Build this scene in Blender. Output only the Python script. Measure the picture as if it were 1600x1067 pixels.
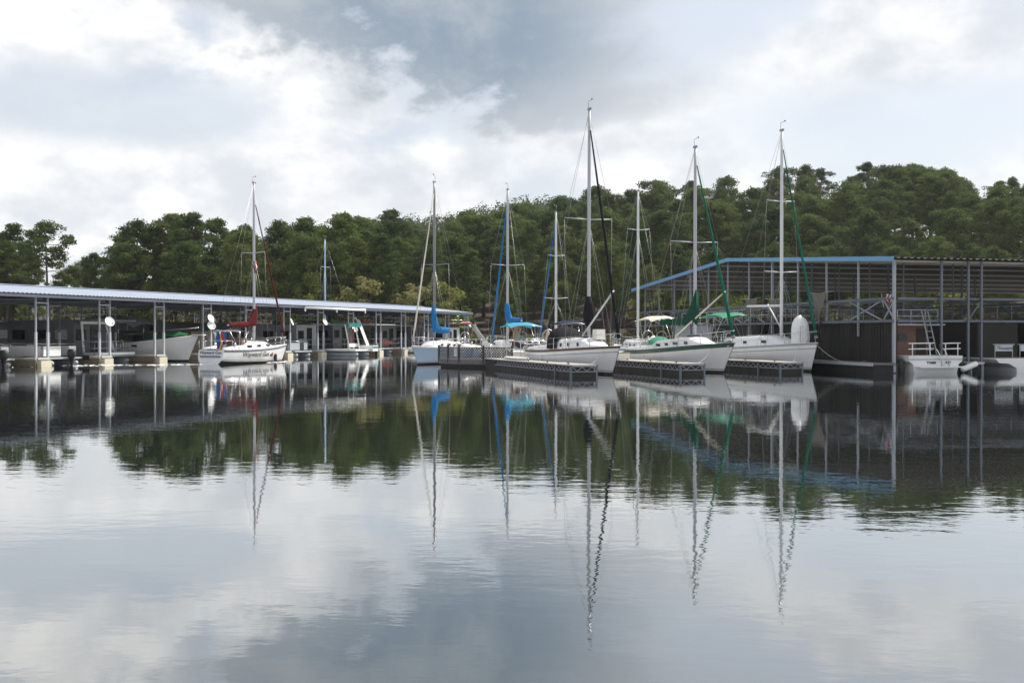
import bpy, math, random
from mathutils import Vector, Matrix, Euler
R = math.radians
for o in list(bpy.data.objects): bpy.data.objects.remove(o)
SC = bpy.context.scene
COL = SC.collection
random.seed(7)

# ------------------------------------------------------------------ camera
FPX, CX, HOR, CAMH = 1556.0, 800.0, 521.0, 1.9      # focal length in photo pixels, horizon row, eye height
cd = bpy.data.cameras.new('camera'); cd.sensor_width = 36; cd.lens = 35.0
cd.clip_start = 0.1; cd.clip_end = 5000
cam = bpy.data.objects.new('camera', cd); COL.objects.link(cam)
cam.location = (0, 0, CAMH)
cam.rotation_euler = (R(90) - math.atan((533.5 - HOR) / FPX), 0, 0)
SC.camera = cam

# ------------------------------------------------------------------ sun and sky
SUN = Vector((0.62, 0.50, 0.95)).normalized()
sd = bpy.data.lights.new('sun', 'SUN'); sd.energy = 5.0; sd.angle = R(0.6); sd.color = (1.0, 0.95, 0.86)
sun = bpy.data.objects.new('sun', sd); COL.objects.link(sun)
sun.rotation_euler = SUN.to_track_quat('Z', 'Y').to_euler()
sun.location = (60, 40, 90)

W = bpy.data.worlds.new('World'); SC.world = W; W.use_nodes = True
def build_world():
    nt = W.node_tree; N = nt.nodes; Lk = nt.links; N.clear()
    def nd(t, **k):
        n = N.new(t)
        for a, b in k.items(): setattr(n, a, b)
        return n
    def mth(op, a, b=None, c=None, clamp=False):
        n = nd('ShaderNodeMath', operation=op, use_clamp=clamp)
        for i, v in enumerate((a, b, c)):
            if v is None: continue
            if isinstance(v, (int, float)): n.inputs[i].default_value = v
            else: Lk.new(v, n.inputs[i])
        return n.outputs[0]
    def ramp(v, a, b, lo=0.0, hi=1.0):
        n = nd('ShaderNodeMapRange', interpolation_type='SMOOTHSTEP')
        n.inputs['From Min'].default_value = a; n.inputs['From Max'].default_value = b
        n.inputs['To Min'].default_value = lo; n.inputs['To Max'].default_value = hi
        Lk.new(v, n.inputs['Value']); return n.outputs[0]
    def mix(f, a, b):
        n = nd('ShaderNodeMix', data_type='RGBA')
        Lk.new(f, n.inputs[0])
        for i, v in ((6, a), (7, b)):
            if isinstance(v, tuple): n.inputs[i].default_value = (*v, 1)
            else: Lk.new(v, n.inputs[i])
        return n.outputs[2]
    tc = nd('ShaderNodeTexCoord'); D = tc.outputs['Generated']
    def noise(scale, sc=(1, 1, 1), off=(0, 0, 0), detail=7, rough=0.55, dist=0.0):
        mp = nd('ShaderNodeMapping'); mp.inputs['Scale'].default_value = sc; mp.inputs['Location'].default_value = off
        Lk.new(D, mp.inputs['Vector'])
        n = nd('ShaderNodeTexNoise'); n.inputs['Scale'].default_value = scale
        n.inputs['Detail'].default_value = detail; n.inputs['Roughness'].default_value = rough
        n.inputs['Distortion'].default_value = dist
        Lk.new(mp.outputs[0], n.inputs['Vector']); return n.outputs['Fac']
    billow = noise(7.5, (1, 1, 1.6), (3.1, 0.4, 1.2), 11, 0.60, 0.15)
    soft = noise(3.0, (1, 1, 1.8), (0.2, 5.0, 0.3), 5, 0.5)
    fine = noise(11.0, (1, 1, 1.6), (7.0, 2.0, 3.0), 6, 0.55)
    def blob(px, py, rx, ry, amp, e0=1.15, e1=0.7):
        # a cloud mass: centre as seen in the photo, angular radii, ragged by the billow noise
        c = Vector(((px - CX) / FPX, 1, (HOR - py) / FPX)).normalized()
        s = nd('ShaderNodeVectorMath', operation='SUBTRACT'); Lk.new(D, s.inputs[0]); s.inputs[1].default_value = c
        m = nd('ShaderNodeVectorMath', operation='MULTIPLY'); Lk.new(s.outputs[0], m.inputs[0])
        m.inputs[1].default_value = (FPX / rx, 1.0, FPX / ry)
        l = nd('ShaderNodeVectorMath', operation='LENGTH'); Lk.new(m.outputs[0], l.inputs[0])
        r = mth('ADD', l.outputs['Value'], mth('MULTIPLY', mth('SUBTRACT', billow, 0.5), -amp))
        return ramp(r, e0, e1)
    cover = ramp(mth('ADD', mth('MULTIPLY', billow, 0.72), mth('MULTIPLY', soft, 0.4)), 0.50, 0.64)
    bank = blob(330, 300, 620, 120, 2.2)
    bank2 = blob(480, 120, 150, 190, 2.2)
    bank3 = blob(1000, 225, 330, 120, 1.6, 1.3, 0.4)
    bank4 = blob(150, 60, 150, 70, 2.6)
    bank5 = blob(1380, 90, 260, 90, 2.0, 1.3, 0.4)
    cov = cover
    for b in (bank, bank2, bank3, bank4, bank5): cov = mth('MAXIMUM', cov, b)
    gap1 = blob(190, 165, 230, 60, 1.0, 1.2, 0.5)
    gap2 = blob(1420, 200, 330, 75, 0.9, 1.3, 0.4)
    cov = mth('MULTIPLY', cov, mth('SUBTRACT', 1.0, mth('MULTIPLY', gap1, 0.85)))
    cov = mth('MULTIPLY', cov, mth('SUBTRACT', 1.0, mth('MULTIPLY', gap2, 0.8)))
    crisp = blob(1010, -20, 650, 215, 1.6, 1.06, 0.80)      # one big cloud base: ragged bright rim at its left and lower edge,
    fade = blob(610, 55, 500, 215, 1.0, 1.2, 0.5)         # thinning out to the right
    dk = mth('MULTIPLY', crisp, fade)
    cov = mth('MAXIMUM', cov, dk)
    fine = ramp(mth('ADD', mth('MULTIPLY', fine, 0.6), mth('MULTIPLY', billow, 0.4)), 0.36, 0.62)
    white = mix(fine, (0.64, 0.67, 0.71), (1.0, 0.99, 0.97))
    white = mix(ramp(soft, 0.35, 0.65), mix(fine, (0.58, 0.61, 0.66), (0.82, 0.83, 0.84)), white)
    grey = mix(ramp(billow, 0.35, 0.65), (0.24, 0.305, 0.38), (0.42, 0.46, 0.505))
    cloud = mix(dk, white, grey)
    sky = nd('ShaderNodeTexSky', sky_type='NISHITA', sun_disc=False)
    sky.sun_elevation = math.asin(SUN.z); sky.sun_rotation = math.atan2(SUN.x, SUN.y)
    sky.air_density = 1.0; sky.dust_density = 2.5; sky.ozone_density = 1.0
    b1 = nd('ShaderNodeBackground'); Lk.new(sky.outputs[0], b1.inputs[0]); b1.inputs[1].default_value = 0.085
    veil = nd('ShaderNodeBackground'); veil.inputs[0].default_value = (0.76, 0.81, 0.87, 1); veil.inputs[1].default_value = 1
    ms0 = nd('ShaderNodeMixShader'); ms0.inputs[0].default_value = 0.58       # thin high veil over the blue
    Lk.new(b1.outputs[0], ms0.inputs[1]); Lk.new(veil.outputs[0], ms0.inputs[2])
    b2 = nd('ShaderNodeBackground'); Lk.new(cloud, b2.inputs[0]); b2.inputs[1].default_value = 1.0
    ms = nd('ShaderNodeMixShader'); Lk.new(cov, ms.inputs[0])
    Lk.new(ms0.outputs[0], ms.inputs[1]); Lk.new(b2.outputs[0], ms.inputs[2])
    out = nd('ShaderNodeOutputWorld'); Lk.new(ms.outputs[0], out.inputs['Surface'])
build_world()
SC.view_settings.view_transform = 'Standard'; SC.view_settings.look = 'None'
SC.view_settings.exposure = 0.3; SC.view_settings.gamma = 1.0

# ------------------------------------------------------------------ helpers
def at(px, D, z=0.0):                 # a point seen in photo column px at depth D
    return Vector(((px - CX) / FPX * D, D, z))
def tag(o, label=None, cat=None, group=None, kind=None):
    if label: o['label'] = label
    if cat: o['category'] = cat
    if group: o['group'] = group
    if kind: o['kind'] = kind
    return o
def empty(name, loc, rz=0.0):
    o = bpy.data.objects.new(name, None); COL.objects.link(o)
    o.location = loc; o.rotation_euler = (0, 0, rz); o.empty_display_size = 0.3
    return o
def copy_tree(o, parent=None):
    c = o.copy(); COL.objects.link(c)
    if parent: c.parent = parent
    for ch in [k for k in o.children]: copy_tree(ch, c)
    return c

MATS = {}
def mk(name, col, rough=0.5, metal=0.0, var=0.12, scale=3.0, bump=0.0, dirt=0.0, spec=0.5, trans=0.0):
    """plain procedural surface: base colour broken up by noise, optional fine relief and grime"""
    if name in MATS: return MATS[name]
    m = bpy.data.materials.new(name); m.use_nodes = True
    nt = m.node_tree; N = nt.nodes; Lk = nt.links
    b = N['Principled BSDF']
    b.inputs['Roughness'].default_value = rough; b.inputs['Metallic'].default_value = metal
    b.inputs['Specular IOR Level'].default_value = spec
    tc = N.new('ShaderNodeTexCoord')
    no = N.new('ShaderNodeTexNoise'); no.inputs['Scale'].default_value = scale; no.inputs['Detail'].default_value = 6
    Lk.new(tc.outputs['Object'], no.inputs['Vector'])
    mx = N.new('ShaderNodeMix'); mx.data_type = 'RGBA'
    Lk.new(no.outputs['Fac'], mx.inputs[0])
    mx.inputs[6].default_value = (*[c * (1 - var) for c in col], 1)
    mx.inputs[7].default_value = (*[min(1, c * (1 + var)) for c in col], 1)
    src = mx.outputs[2]
    if dirt > 0:
        n2 = N.new('ShaderNodeTexNoise'); n2.inputs['Scale'].default_value = scale * 0.35; n2.inputs['Detail'].default_value = 8
        n2.inputs['Roughness'].default_value = 0.65
        Lk.new(tc.outputs['Object'], n2.inputs['Vector'])
        rp = N.new('ShaderNodeMapRange'); rp.inputs['From Min'].default_value = 0.5; rp.inputs['From Max'].default_value = 0.72
        rp.inputs['To Max'].default_value = dirt
        Lk.new(n2.outputs['Fac'], rp.inputs['Value'])
        m2 = N.new('ShaderNodeMix'); m2.data_type = 'RGBA'
        Lk.new(rp.outputs[0], m2.inputs[0]); Lk.new(src, m2.inputs[6])
        m2.inputs[7].default_value = (col[0] * 0.35, col[1] * 0.33, col[2] * 0.28, 1)
        src = m2.outputs[2]
    Lk.new(src, b.inputs['Base Color'])
    if bump > 0:
        bp = N.new('ShaderNodeBump'); bp.inputs['Strength'].default_value = bump; bp.inputs['Distance'].default_value = 0.02
        Lk.new(no.outputs['Fac'], bp.inputs['Height']); Lk.new(bp.outputs[0], b.inputs['Normal'])
    if trans > 0:
        tr = N.new('ShaderNodeBsdfTranslucent'); Lk.new(src, tr.inputs[0])
        ms = N.new('ShaderNodeMixShader'); ms.inputs[0].default_value = trans
        Lk.new(b.outputs[0], ms.inputs[1]); Lk.new(tr.outputs[0], ms.inputs[2])
        Lk.new(ms.outputs[0], N['Material Output'].inputs['Surface'])
    MATS[name] = m
    return m

class MB:
    def __init__(s): s.v = []; s.f = []; s.sm = []
    def add(s, vs, fs, smooth=False):
        o = len(s.v); s.v += [tuple(v) for v in vs]
        s.f += [tuple(i + o for i in f) for f in fs]; s.sm += [smooth] * len(fs); return s
    def box(s, c, d, rz=0.0, rot=None):
        c = Vector(c); hx, hy, hz = d[0] / 2, d[1] / 2, d[2] / 2
        M = rot if rot is not None else Matrix.Rotation(rz, 3, 'Z')
        vs = [c + M @ Vector((x, y, z)) for x in (-hx, hx) for y in (-hy, hy) for z in (-hz, hz)]
        return s.add(vs, [(0, 1, 3, 2), (4, 6, 7, 5), (0, 4, 5, 1), (2, 3, 7, 6), (0, 2, 6, 4), (1, 5, 7, 3)])
    def beam(s, a, b, w, h=None):            # box-section bar from a to b
        a = Vector(a); b = Vector(b); h = h or w; d = b - a
        q = d.to_track_quat('X', 'Z').to_matrix()
        return s.box((a + b) / 2, (d.length, w, h), rot=q)
    def tube(s, pts, r, n=6, cap=True, smooth=True):
        pts = [Vector(p) for p in pts]; k = len(pts)
        rs = r if isinstance(r, (list, tuple)) else [r] * k
        vs = []; fs = []; up = None
        for i, p in enumerate(pts):
            d = (pts[min(i + 1, k - 1)] - pts[max(i - 1, 0)])
            if d.length < 1e-9: d = Vector((0, 0, 1))
            d.normalize()
            if up is None or abs(up.dot(d)) > 0.98: up = Vector((0, 0, 1)) if abs(d.z) < 0.9 else Vector((1, 0, 0))
            a = d.cross(up).normalized(); b = a.cross(d).normalized()
            for j in range(n):
                t = 2 * math.pi * j / n
                vs.append(p + (a * math.cos(t) + b * math.sin(t)) * rs[i])
        for i in range(k - 1):
            for j in range(n):
                fs.append((i * n + j, i * n + (j + 1) % n, (i + 1) * n + (j + 1) % n, (i + 1) * n + j))
        if cap: fs += [tuple(range(n))[::-1], tuple((k - 1) * n + j for j in range(n))]
        return s.add(vs, fs, smooth)
    def loft(s, rows, closed=False, cap=False, smooth=True):   # rows of equal-length point lists
        n = len(rows[0]); vs = [p for r in rows for p in r]; fs = []
        m = n if closed else n - 1
        for i in range(len(rows) - 1):
            for j in range(m):
                fs.append((i * n + j, i * n + (j + 1) % n, (i + 1) * n + (j + 1) % n, (i + 1) * n + j))
        if cap: fs += [tuple(range(n))[::-1], tuple((len(rows) - 1) * n + j for j in range(n))]
        return s.add(vs, fs, smooth)
    def prism(s, poly, z0, z1):
        n = len(poly)
        vs = [(p[0], p[1], z0) for p in poly] + [(p[0], p[1], z1) for p in poly]
        fs = [tuple(range(n))[::-1], tuple(range(n, 2 * n))] + [(i, (i + 1) % n, (i + 1) % n + n, i + n) for i in range(n)]
        return s.add(vs, fs)
    def ball(s, c, r, nu=10, nv=7, rot=None):
        c = Vector(c); r = Vector(r if isinstance(r, (tuple, list, Vector)) else (r, r, r)); rows = []
        for i in range(nv + 1):
            p = math.pi * i / nv
            row = []
            for j in range(nu):
                q = Vector((r.x * math.sin(p) * math.cos(2 * math.pi * j / nu), r.y * math.sin(p) * math.sin(2 * math.pi * j / nu), r.z * math.cos(p)))
                if rot is not None: q = rot @ q
                row.append(c + q)
            rows.append(row)
        return s.loft(rows, closed=True)
    def mesh(s, name, mat):
        me = bpy.data.meshes.new(name); me.from_pydata(s.v, [], s.f)
        me.polygons.foreach_set('use_smooth', s.sm)
        me.materials.append(mat); me.update(); return me
    def build(s, name, mat, parent=None):
        o = bpy.data.objects.new(name, s.mesh(name, mat)); COL.objects.link(o)
        if parent: o.parent = parent
        return o
def thing_of(name, mat, mb, label, cat, group=None, loc=(0, 0, 0), rz=0):
    o = mb.build(name, mat); o.location = loc; o.rotation_euler = (0, 0, rz)
    return tag(o, label, cat, group)
def arc(a, b, sag, n=8, ax=Vector((0, 0, -1))):      # points of a slack line from a to b
    a = Vector(a); b = Vector(b)
    return [a.lerp(b, i / n) + ax * sag * 4 * (i / n) * (1 - i / n) for i in range(n + 1)]
def text_mesh(txt, size, shear=0.0, extrude=0.0, bold=0.0, spacing=1.0):
    c = bpy.data.curves.new('lettering', 'FONT'); c.body = txt; c.size = size; c.shear = shear
    c.extrude = extrude; c.offset = bold; c.space_character = spacing; c.align_x = 'LEFT'; c.resolution_u = 2
    o = bpy.data.objects.new('lettering', c); COL.objects.link(o)
    dg = bpy.context.evaluated_depsgraph_get(); dg.update()
    me = bpy.data.meshes.new_from_object(o.evaluated_get(dg))
    bpy.data.objects.remove(o); bpy.data.curves.remove(c)
    return me

# ------------------------------------------------------------------ materials
GEL = mk('white_gelcoat', (0.70, 0.70, 0.71), 0.30, var=0.05, scale=1.5, dirt=0.25)
GELC = mk('cream_gelcoat', (0.76, 0.73, 0.66), 0.35, var=0.05, scale=2, dirt=0.12)
DECK = mk('deck_nonskid', (0.74, 0.72, 0.68), 0.6, var=0.06, scale=8, dirt=0.15)
BLUEHULL = mk('pale_blue_paint', (0.36, 0.50, 0.66), 0.3, var=0.05, scale=2, dirt=0.15)
BOOT = mk('dark_bottom_paint', (0.018, 0.02, 0.024), 0.6, var=0.3, scale=4)
NAVY = mk('navy_stripe', (0.02, 0.03, 0.06), 0.35)
GREENST = mk('dark_green_stripe', (0.015, 0.06, 0.045), 0.35)
BROWNST = mk('brown_rubrail', (0.10, 0.06, 0.04), 0.5)
GREYST = mk('grey_stripe', (0.20, 0.21, 0.24), 0.4)
ALU = mk('mast_aluminium', (0.42, 0.43, 0.46), 0.5, 0.1, var=0.05, scale=2)
ALUD = mk('dark_mast_aluminium', (0.22, 0.22, 0.25), 0.4, 0.35, var=0.08, scale=2)
ALUW = mk('white_painted_mast', (0.60, 0.61, 0.63), 0.45, 0.0, var=0.04, scale=2)
STEEL = mk('stainless', (0.62, 0.62, 0.63), 0.25, 0.85, var=0.05)
WIRE = mk('rigging_wire', (0.30, 0.29, 0.28), 0.4, 0.6)
ROPE = mk('rope', (0.52, 0.48, 0.42), 0.9, scale=20)
GLASS = mk('dark_window', (0.015, 0.018, 0.022), 0.08, var=0.2)
TEAK = mk('brown_companionway', (0.075, 0.035, 0.022), 0.6, scale=6)
RUBBER = mk('black_rubber', (0.014, 0.014, 0.015), 0.6)
def canvas(n, c): return mk(n, c, 0.9, var=0.12, scale=5, bump=0.4, spec=0.12)
C_MAROON = canvas('maroon_canvas', (0.085, 0.012, 0.014)); C_BLUE = canvas('bright_blue_canvas', (0.02, 0.15, 0.37))
C_GREEN = canvas('dark_green_canvas', (0.008, 0.055, 0.035)); C_BLACK = canvas('black_canvas', (0.012, 0.012, 0.016))
C_JADE = mk('jade_canvas', (0.03, 0.26, 0.15), 0.85, var=0.1, scale=5, trans=0.25)
C_TURQ = mk('turquoise_canvas', (0.02, 0.32, 0.46), 0.85, var=0.1, scale=5, trans=0.2)
C_CREAM = mk('cream_canvas', (0.66, 0.60, 0.52), 0.85, var=0.1, scale=5, trans=0.2)
C_WHITE = canvas('white_sailcloth', (0.74, 0.74, 0.74)); C_JGREEN = canvas('green_sail_strip', (0.006, 0.10, 0.06))
C_NAVY = canvas('navy_canvas', (0.015, 0.022, 0.06)); C_TAN = canvas('tan_canvas', (0.46, 0.37, 0.28))
C_TARP = canvas('grey_brown_tarp', (0.16, 0.145, 0.13)); C_OFF = canvas('offwhite_sailcloth', (0.62, 0.58, 0.50))
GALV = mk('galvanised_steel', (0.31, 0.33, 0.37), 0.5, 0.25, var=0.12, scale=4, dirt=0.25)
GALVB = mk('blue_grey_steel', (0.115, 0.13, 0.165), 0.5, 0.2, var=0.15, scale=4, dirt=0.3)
SLEEVE = mk('white_sleeve', (0.44, 0.46, 0.50), 0.55, var=0.06, dirt=0.2)
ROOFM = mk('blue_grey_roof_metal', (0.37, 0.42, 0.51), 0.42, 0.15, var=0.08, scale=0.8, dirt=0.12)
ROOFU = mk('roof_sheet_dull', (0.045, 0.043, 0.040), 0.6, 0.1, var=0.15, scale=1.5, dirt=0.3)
BLUETRIM = mk('blue_roof_trim', (0.12, 0.30, 0.50), 0.45, var=0.08, scale=2, dirt=0.1)
PURLIN = mk('beige_purlin', (0.44, 0.40, 0.335), 0.6, var=0.1)
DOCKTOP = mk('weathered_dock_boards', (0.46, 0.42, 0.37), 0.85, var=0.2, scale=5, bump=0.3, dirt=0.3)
DOCKPALE = mk('pale_concrete_dock', (0.42, 0.39, 0.355), 0.85, var=0.12, scale=4, dirt=0.2)
DARKWOOD = mk('dark_stained_wood', (0.040, 0.032, 0.030), 0.8, var=0.3, scale=5, bump=0.3)
GREYWOOD = mk('grey_weathered_wood', (0.13, 0.115, 0.12), 0.85, var=0.25, scale=5, bump=0.4, dirt=0.4)
SKIRT = mk('black_float_skirt', (0.016, 0.015, 0.014), 0.75, var=0.4, scale=3)
FOAMB = mk('cream_foam_float', (0.62, 0.57, 0.43), 0.8, var=0.1, scale=3, dirt=0.4)
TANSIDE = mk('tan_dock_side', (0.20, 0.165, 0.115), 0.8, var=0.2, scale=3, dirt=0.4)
WHITEP = mk('white_plastic', (0.76, 0.76, 0.76), 0.45, var=0.04, dirt=0.1)
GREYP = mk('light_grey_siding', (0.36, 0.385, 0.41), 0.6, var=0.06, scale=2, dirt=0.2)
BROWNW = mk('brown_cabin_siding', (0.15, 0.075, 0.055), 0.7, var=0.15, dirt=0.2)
HBGREY = mk('shaded_grey_siding', (0.12, 0.125, 0.13), 0.7, var=0.12, scale=2, dirt=0.3)  # cabin siding darkened in its colour to hold the shade under the roof
TRUSS = mk('dull_truss_steel', (0.22, 0.23, 0.27), 0.6, 0.2, var=0.2, scale=5, dirt=0.4)
SCUM = mk('waterline_scum', (0.36, 0.33, 0.26), 0.8, var=0.4, scale=6, dirt=0.5)
DARKINT = mk('dark_brown_and_shade_siding', (0.022, 0.020, 0.019), 0.8, var=0.25, scale=2)
TEALP = mk('teal_panel', (0.01, 0.22, 0.19), 0.4)
REDP = mk('red_paint', (0.28, 0.03, 0.025), 0.5)
GREENC = mk('green_tarpaulin', (0.01, 0.13, 0.055), 0.7, var=0.2, scale=6, bump=0.5)
INK = mk('dark_lettering', (0.012, 0.014, 0.03), 0.5)
INKP = mk('purple_lettering', (0.03, 0.02, 0.10), 0.5)
# ------------------------------------------------------------------ water
def water():
    m = bpy.data.materials.new('lake_water'); m.use_nodes = True
    nt = m.node_tree; N = nt.nodes; Lk = nt.links
    b = N['Principled BSDF']
    b.inputs['Base Color'].default_value = (0.010, 0.014, 0.012, 1)
    b.inputs['Roughness'].default_value = 0.012; b.inputs['IOR'].default_value = 3.2
    tc = N.new('ShaderNodeTexCoord')
    def mth(op, a, c=None, d=None):
        n = N.new('ShaderNodeMath'); n.operation = op
        for i, v in enumerate((a, c, d)):
            if v is None: continue
            if isinstance(v, (int, float)): n.inputs[i].default_value = v
            else: Lk.new(v, n.inputs[i])
        return n.outputs[0]
    def noise(sc, scale, detail, rough=0.5, rot=0.0):
        mp = N.new('ShaderNodeMapping'); mp.inputs['Scale'].default_value = sc; mp.inputs['Rotation'].default_value = (0, 0, rot)
        Lk.new(tc.outputs['Object'], mp.inputs['Vector'])
        n = N.new('ShaderNodeTexNoise'); n.inputs['Scale'].default_value = scale; n.inputs['Detail'].default_value = detail
        n.inputs['Roughness'].default_value = rough
        Lk.new(mp.outputs[0], n.inputs['Vector']); return n.outputs['Fac']
    r1 = noise((0.75, 1.5, 1), 2.6, 3, 0.5, 0.25)         # wavelets, crests mostly across the view
    r2 = noise((0.5, 1.0, 1), 0.8, 2, 0.5, -0.15)         # longer undulation
    r3 = noise((0.8, 1.3, 1), 8.0, 2, 0.5, 0.5)
    patch = noise((1, 1, 1), 0.10, 3)                     # cat's-paws
    pm = N.new('ShaderNodeMapRange'); pm.inputs['From Min'].default_value = 0.35; pm.inputs['From Max'].default_value = 0.7
    pm.inputs['To Min'].default_value = 0.2; pm.inputs['To Max'].default_value = 1.6
    Lk.new(patch, pm.inputs['Value'])
    h = mth('ADD', mth('MULTIPLY', r1, 0.0022), mth('MULTIPLY', r3, 0.0005))
    h = mth('MULTIPLY', h, pm.outputs[0])
    h = mth('ADD', h, mth('MULTIPLY', r2, 0.0026))
    # the wake of the moving sloop: two long oblique swells trailing astern
    sx = N.new('ShaderNodeSeparateXYZ'); Lk.new(tc.outputs['Object'], sx.inputs[0])
    jig = mth('MULTIPLY', noise((1, 1, 1), 0.5, 3), 1.6)
    for (ax, ay, dx, dy, amp) in WAKES:
        # signed distance from the line through (ax, ay) along (dx, dy); only astern
        px = mth('SUBTRACT', sx.outputs[0], ax); py = mth('SUBTRACT', sx.outputs[1], ay)
        dist = mth('ADD', mth('ADD', mth('MULTIPLY', px, -dy), mth('MULTIPLY', py, dx)), mth('SUBTRACT', jig, 0.8))
        along = mth('ADD', mth('MULTIPLY', px, dx), mth('MULTIPLY', py, dy))
        g = mth('POWER', 2.718, mth('MULTIPLY', mth('MULTIPLY', dist, dist), -1.1))
        on = N.new('ShaderNodeMapRange'); on.inputs['From Min'].default_value = 0.0; on.inputs['From Max'].default_value = 4.0
        Lk.new(along, on.inputs['Value'])
        wv = mth('MULTIPLY', mth('SINE', mth('MULTIPLY', dist, 5.0)), g)
        h = mth('ADD', h, mth('MULTIPLY', mth('MULTIPLY', wv, on.outputs[0]), amp))
    bp = N.new('ShaderNodeBump'); bp.inputs['Strength'].default_value = 1.0; bp.inputs['Distance'].default_value = 1.0
    Lk.new(h, bp.inputs['Height']); Lk.new(bp.outputs[0], b.inputs['Normal'])
    # mirror-like at grazing angles, dark peaty water where one looks down into it
    b.inputs['IOR'].default_value = 1.33; b.inputs['Specular IOR Level'].default_value = 0.0
    lw = N.new('ShaderNodeLayerWeight'); lw.inputs['Blend'].default_value = 0.5; Lk.new(bp.outputs[0], lw.inputs['Normal'])
    fr = mth('POWER', lw.outputs['Facing'], 1.85)
    gl = N.new('ShaderNodeBsdfGlossy'); gl.inputs['Roughness'].default_value = 0.01; gl.inputs['Color'].default_value = (0.97, 0.98, 0.98, 1); Lk.new(bp.outputs[0], gl.inputs['Normal'])
    ms = N.new('ShaderNodeMixShader'); Lk.new(fr, ms.inputs[0]); Lk.new(b.outputs[0], ms.inputs[1]); Lk.new(gl.outputs[0], ms.inputs[2])
    Lk.new(ms.outputs[0], N['Material Output'].inputs['Surface'])
    mb = MB()
    xs = [-420, -120, -40, 0, 40, 120, 420]; ys = [-60, -10, 0, 20, 60, 120, 200, 330]
    mb.add([(x, y, 0) for y in ys for x in xs],
           [(j * 7 + i, j * 7 + i + 1, (j + 1) * 7 + i + 1, (j + 1) * 7 + i) for j in range(7) for i in range(6)])
    o = mb.build('water', m); tag(o, kind='structure')
WAKES = [(-19.0, 61.0, -0.86, -0.50, 0.010), (-18.6, 62.0, -0.97, -0.22, 0.012), (-20, 58.5, -0.80, -0.60, 0.005)]
water()

# ------------------------------------------------------------------ shore and hills
def sstep(x, a, b):
    t = max(0.0, min(1.0, (x - a) / (b - a))); return t * t * (3 - 2 * t)
def shore_y(x): return 124 + 3.0 * math.sin(x * 0.06) + 1.5 * math.sin(x * 0.17 + 1) - 16 * sstep(x, 30, 90) + 14 * sstep(-x, 30, 70)
def ground_z(x, y):
    d = y - shore_y(x)
    z = -1.2 + 1.9 * sstep(d, -3, 2.0) + 0.9 * sstep(d, 0, 25)
    hill = 16 * math.exp(-((x - 66) / 52.0) ** 2) + 7 * math.exp(-((x - 130) / 60.0) ** 2) + 6.0 * math.exp(-((x - 8) / 30.0) ** 2)
    z += hill * sstep(d, 4, 85)
    z += 38 * math.exp(-((x + 20 - (y - 430) * 0.5) / 130.0) ** 2) * sstep(y, 260, 430)
    return z
SOIL = mk('leaf_litter_soil', (0.040, 0.027, 0.018), 0.95, var=0.45, scale=0.6, bump=0.5, dirt=0.4)
def terrain():
    xs = [-330 + 6 * i for i in range(111)]; ys = [98 + 4 * i for i in range(40)] + [262 + 12 * i for i in range(28)]
    mb = MB(); nx = len(xs)
    mb.add([(x, y, ground_z(x, y) + 0.25 * math.sin(x * 1.3 + y * 0.7)) for y in ys for x in xs],
           [(j * nx + i, j * nx + i + 1, (j + 1) * nx + i + 1, (j + 1) * nx + i) for j in range(len(ys) - 1) for i in range(nx - 1)], True)
    tag(mb.build('hillside', SOIL), kind='structure')
terrain()

# ------------------------------------------------------------------ trees
def leaf_mat(name, c0, c1, trans=0.35):
    m = bpy.data.materials.new(name); m.use_nodes = True
    nt = m.node_tree; N = nt.nodes; Lk = nt.links
    b = N['Principled BSDF']; b.inputs['Roughness'].default_value = 0.75; b.inputs['Specular IOR Level'].default_value = 0.08
    tc = N.new('ShaderNodeTexCoord'); oi = N.new('ShaderNodeObjectInfo')
    no = N.new('ShaderNodeTexNoise'); no.inputs['Scale'].default_value = 0.5; no.inputs['Detail'].default_value = 4
    Lk.new(tc.outputs['Object'], no.inputs['Vector'])
    ad = N.new('ShaderNodeMath'); ad.operation = 'MULTIPLY_ADD'; ad.inputs[1].default_value = 0.55; 
    Lk.new(oi.outputs['Random'], ad.inputs[0])
    sb = N.new('ShaderNodeMath'); sb.operation = 'SUBTRACT'; Lk.new(no.outputs['Fac'], sb.inputs[0]); sb.inputs[1].default_value = 0.27
    Lk.new(sb.outputs[0], ad.inputs[2])
    mx = N.new('ShaderNodeMix'); mx.data_type = 'RGBA'; Lk.new(ad.outputs[0], mx.inputs[0])
    mx.inputs[6].default_value = (*c0, 1); mx.inputs[7].default_value = (*c1, 1)
    Lk.new(mx.outputs[2], b.inputs['Base Color'])
    tr = N.new('ShaderNodeBsdfTranslucent'); Lk.new(mx.outputs[2], tr.inputs[0])
    ms = N.new('ShaderNodeMixShader'); ms.inputs[0].default_value = trans
    Lk.new(b.outputs[0], ms.inputs[1]); Lk.new(tr.outputs[0], ms.inputs[2])
    Lk.new(ms.outputs[0], N['Material Output'].inputs['Surface'])
    return m
PINE = leaf_mat('pine_needles', (0.034, 0.062, 0.022), (0.135, 0.175, 0.046))
BROAD = leaf_mat('broad_leaves', (0.085, 0.120, 0.024), (0.22, 0.235, 0.055), 0.45)
DRY = leaf_mat('pale_dry_leaves', (0.16, 0.16, 0.06), (0.27, 0.25, 0.11), 0.4)
BARK = mk('pine_bark', (0.085, 0.062, 0.048), 0.9, var=0.35, scale=6, bump=0.6)

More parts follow.
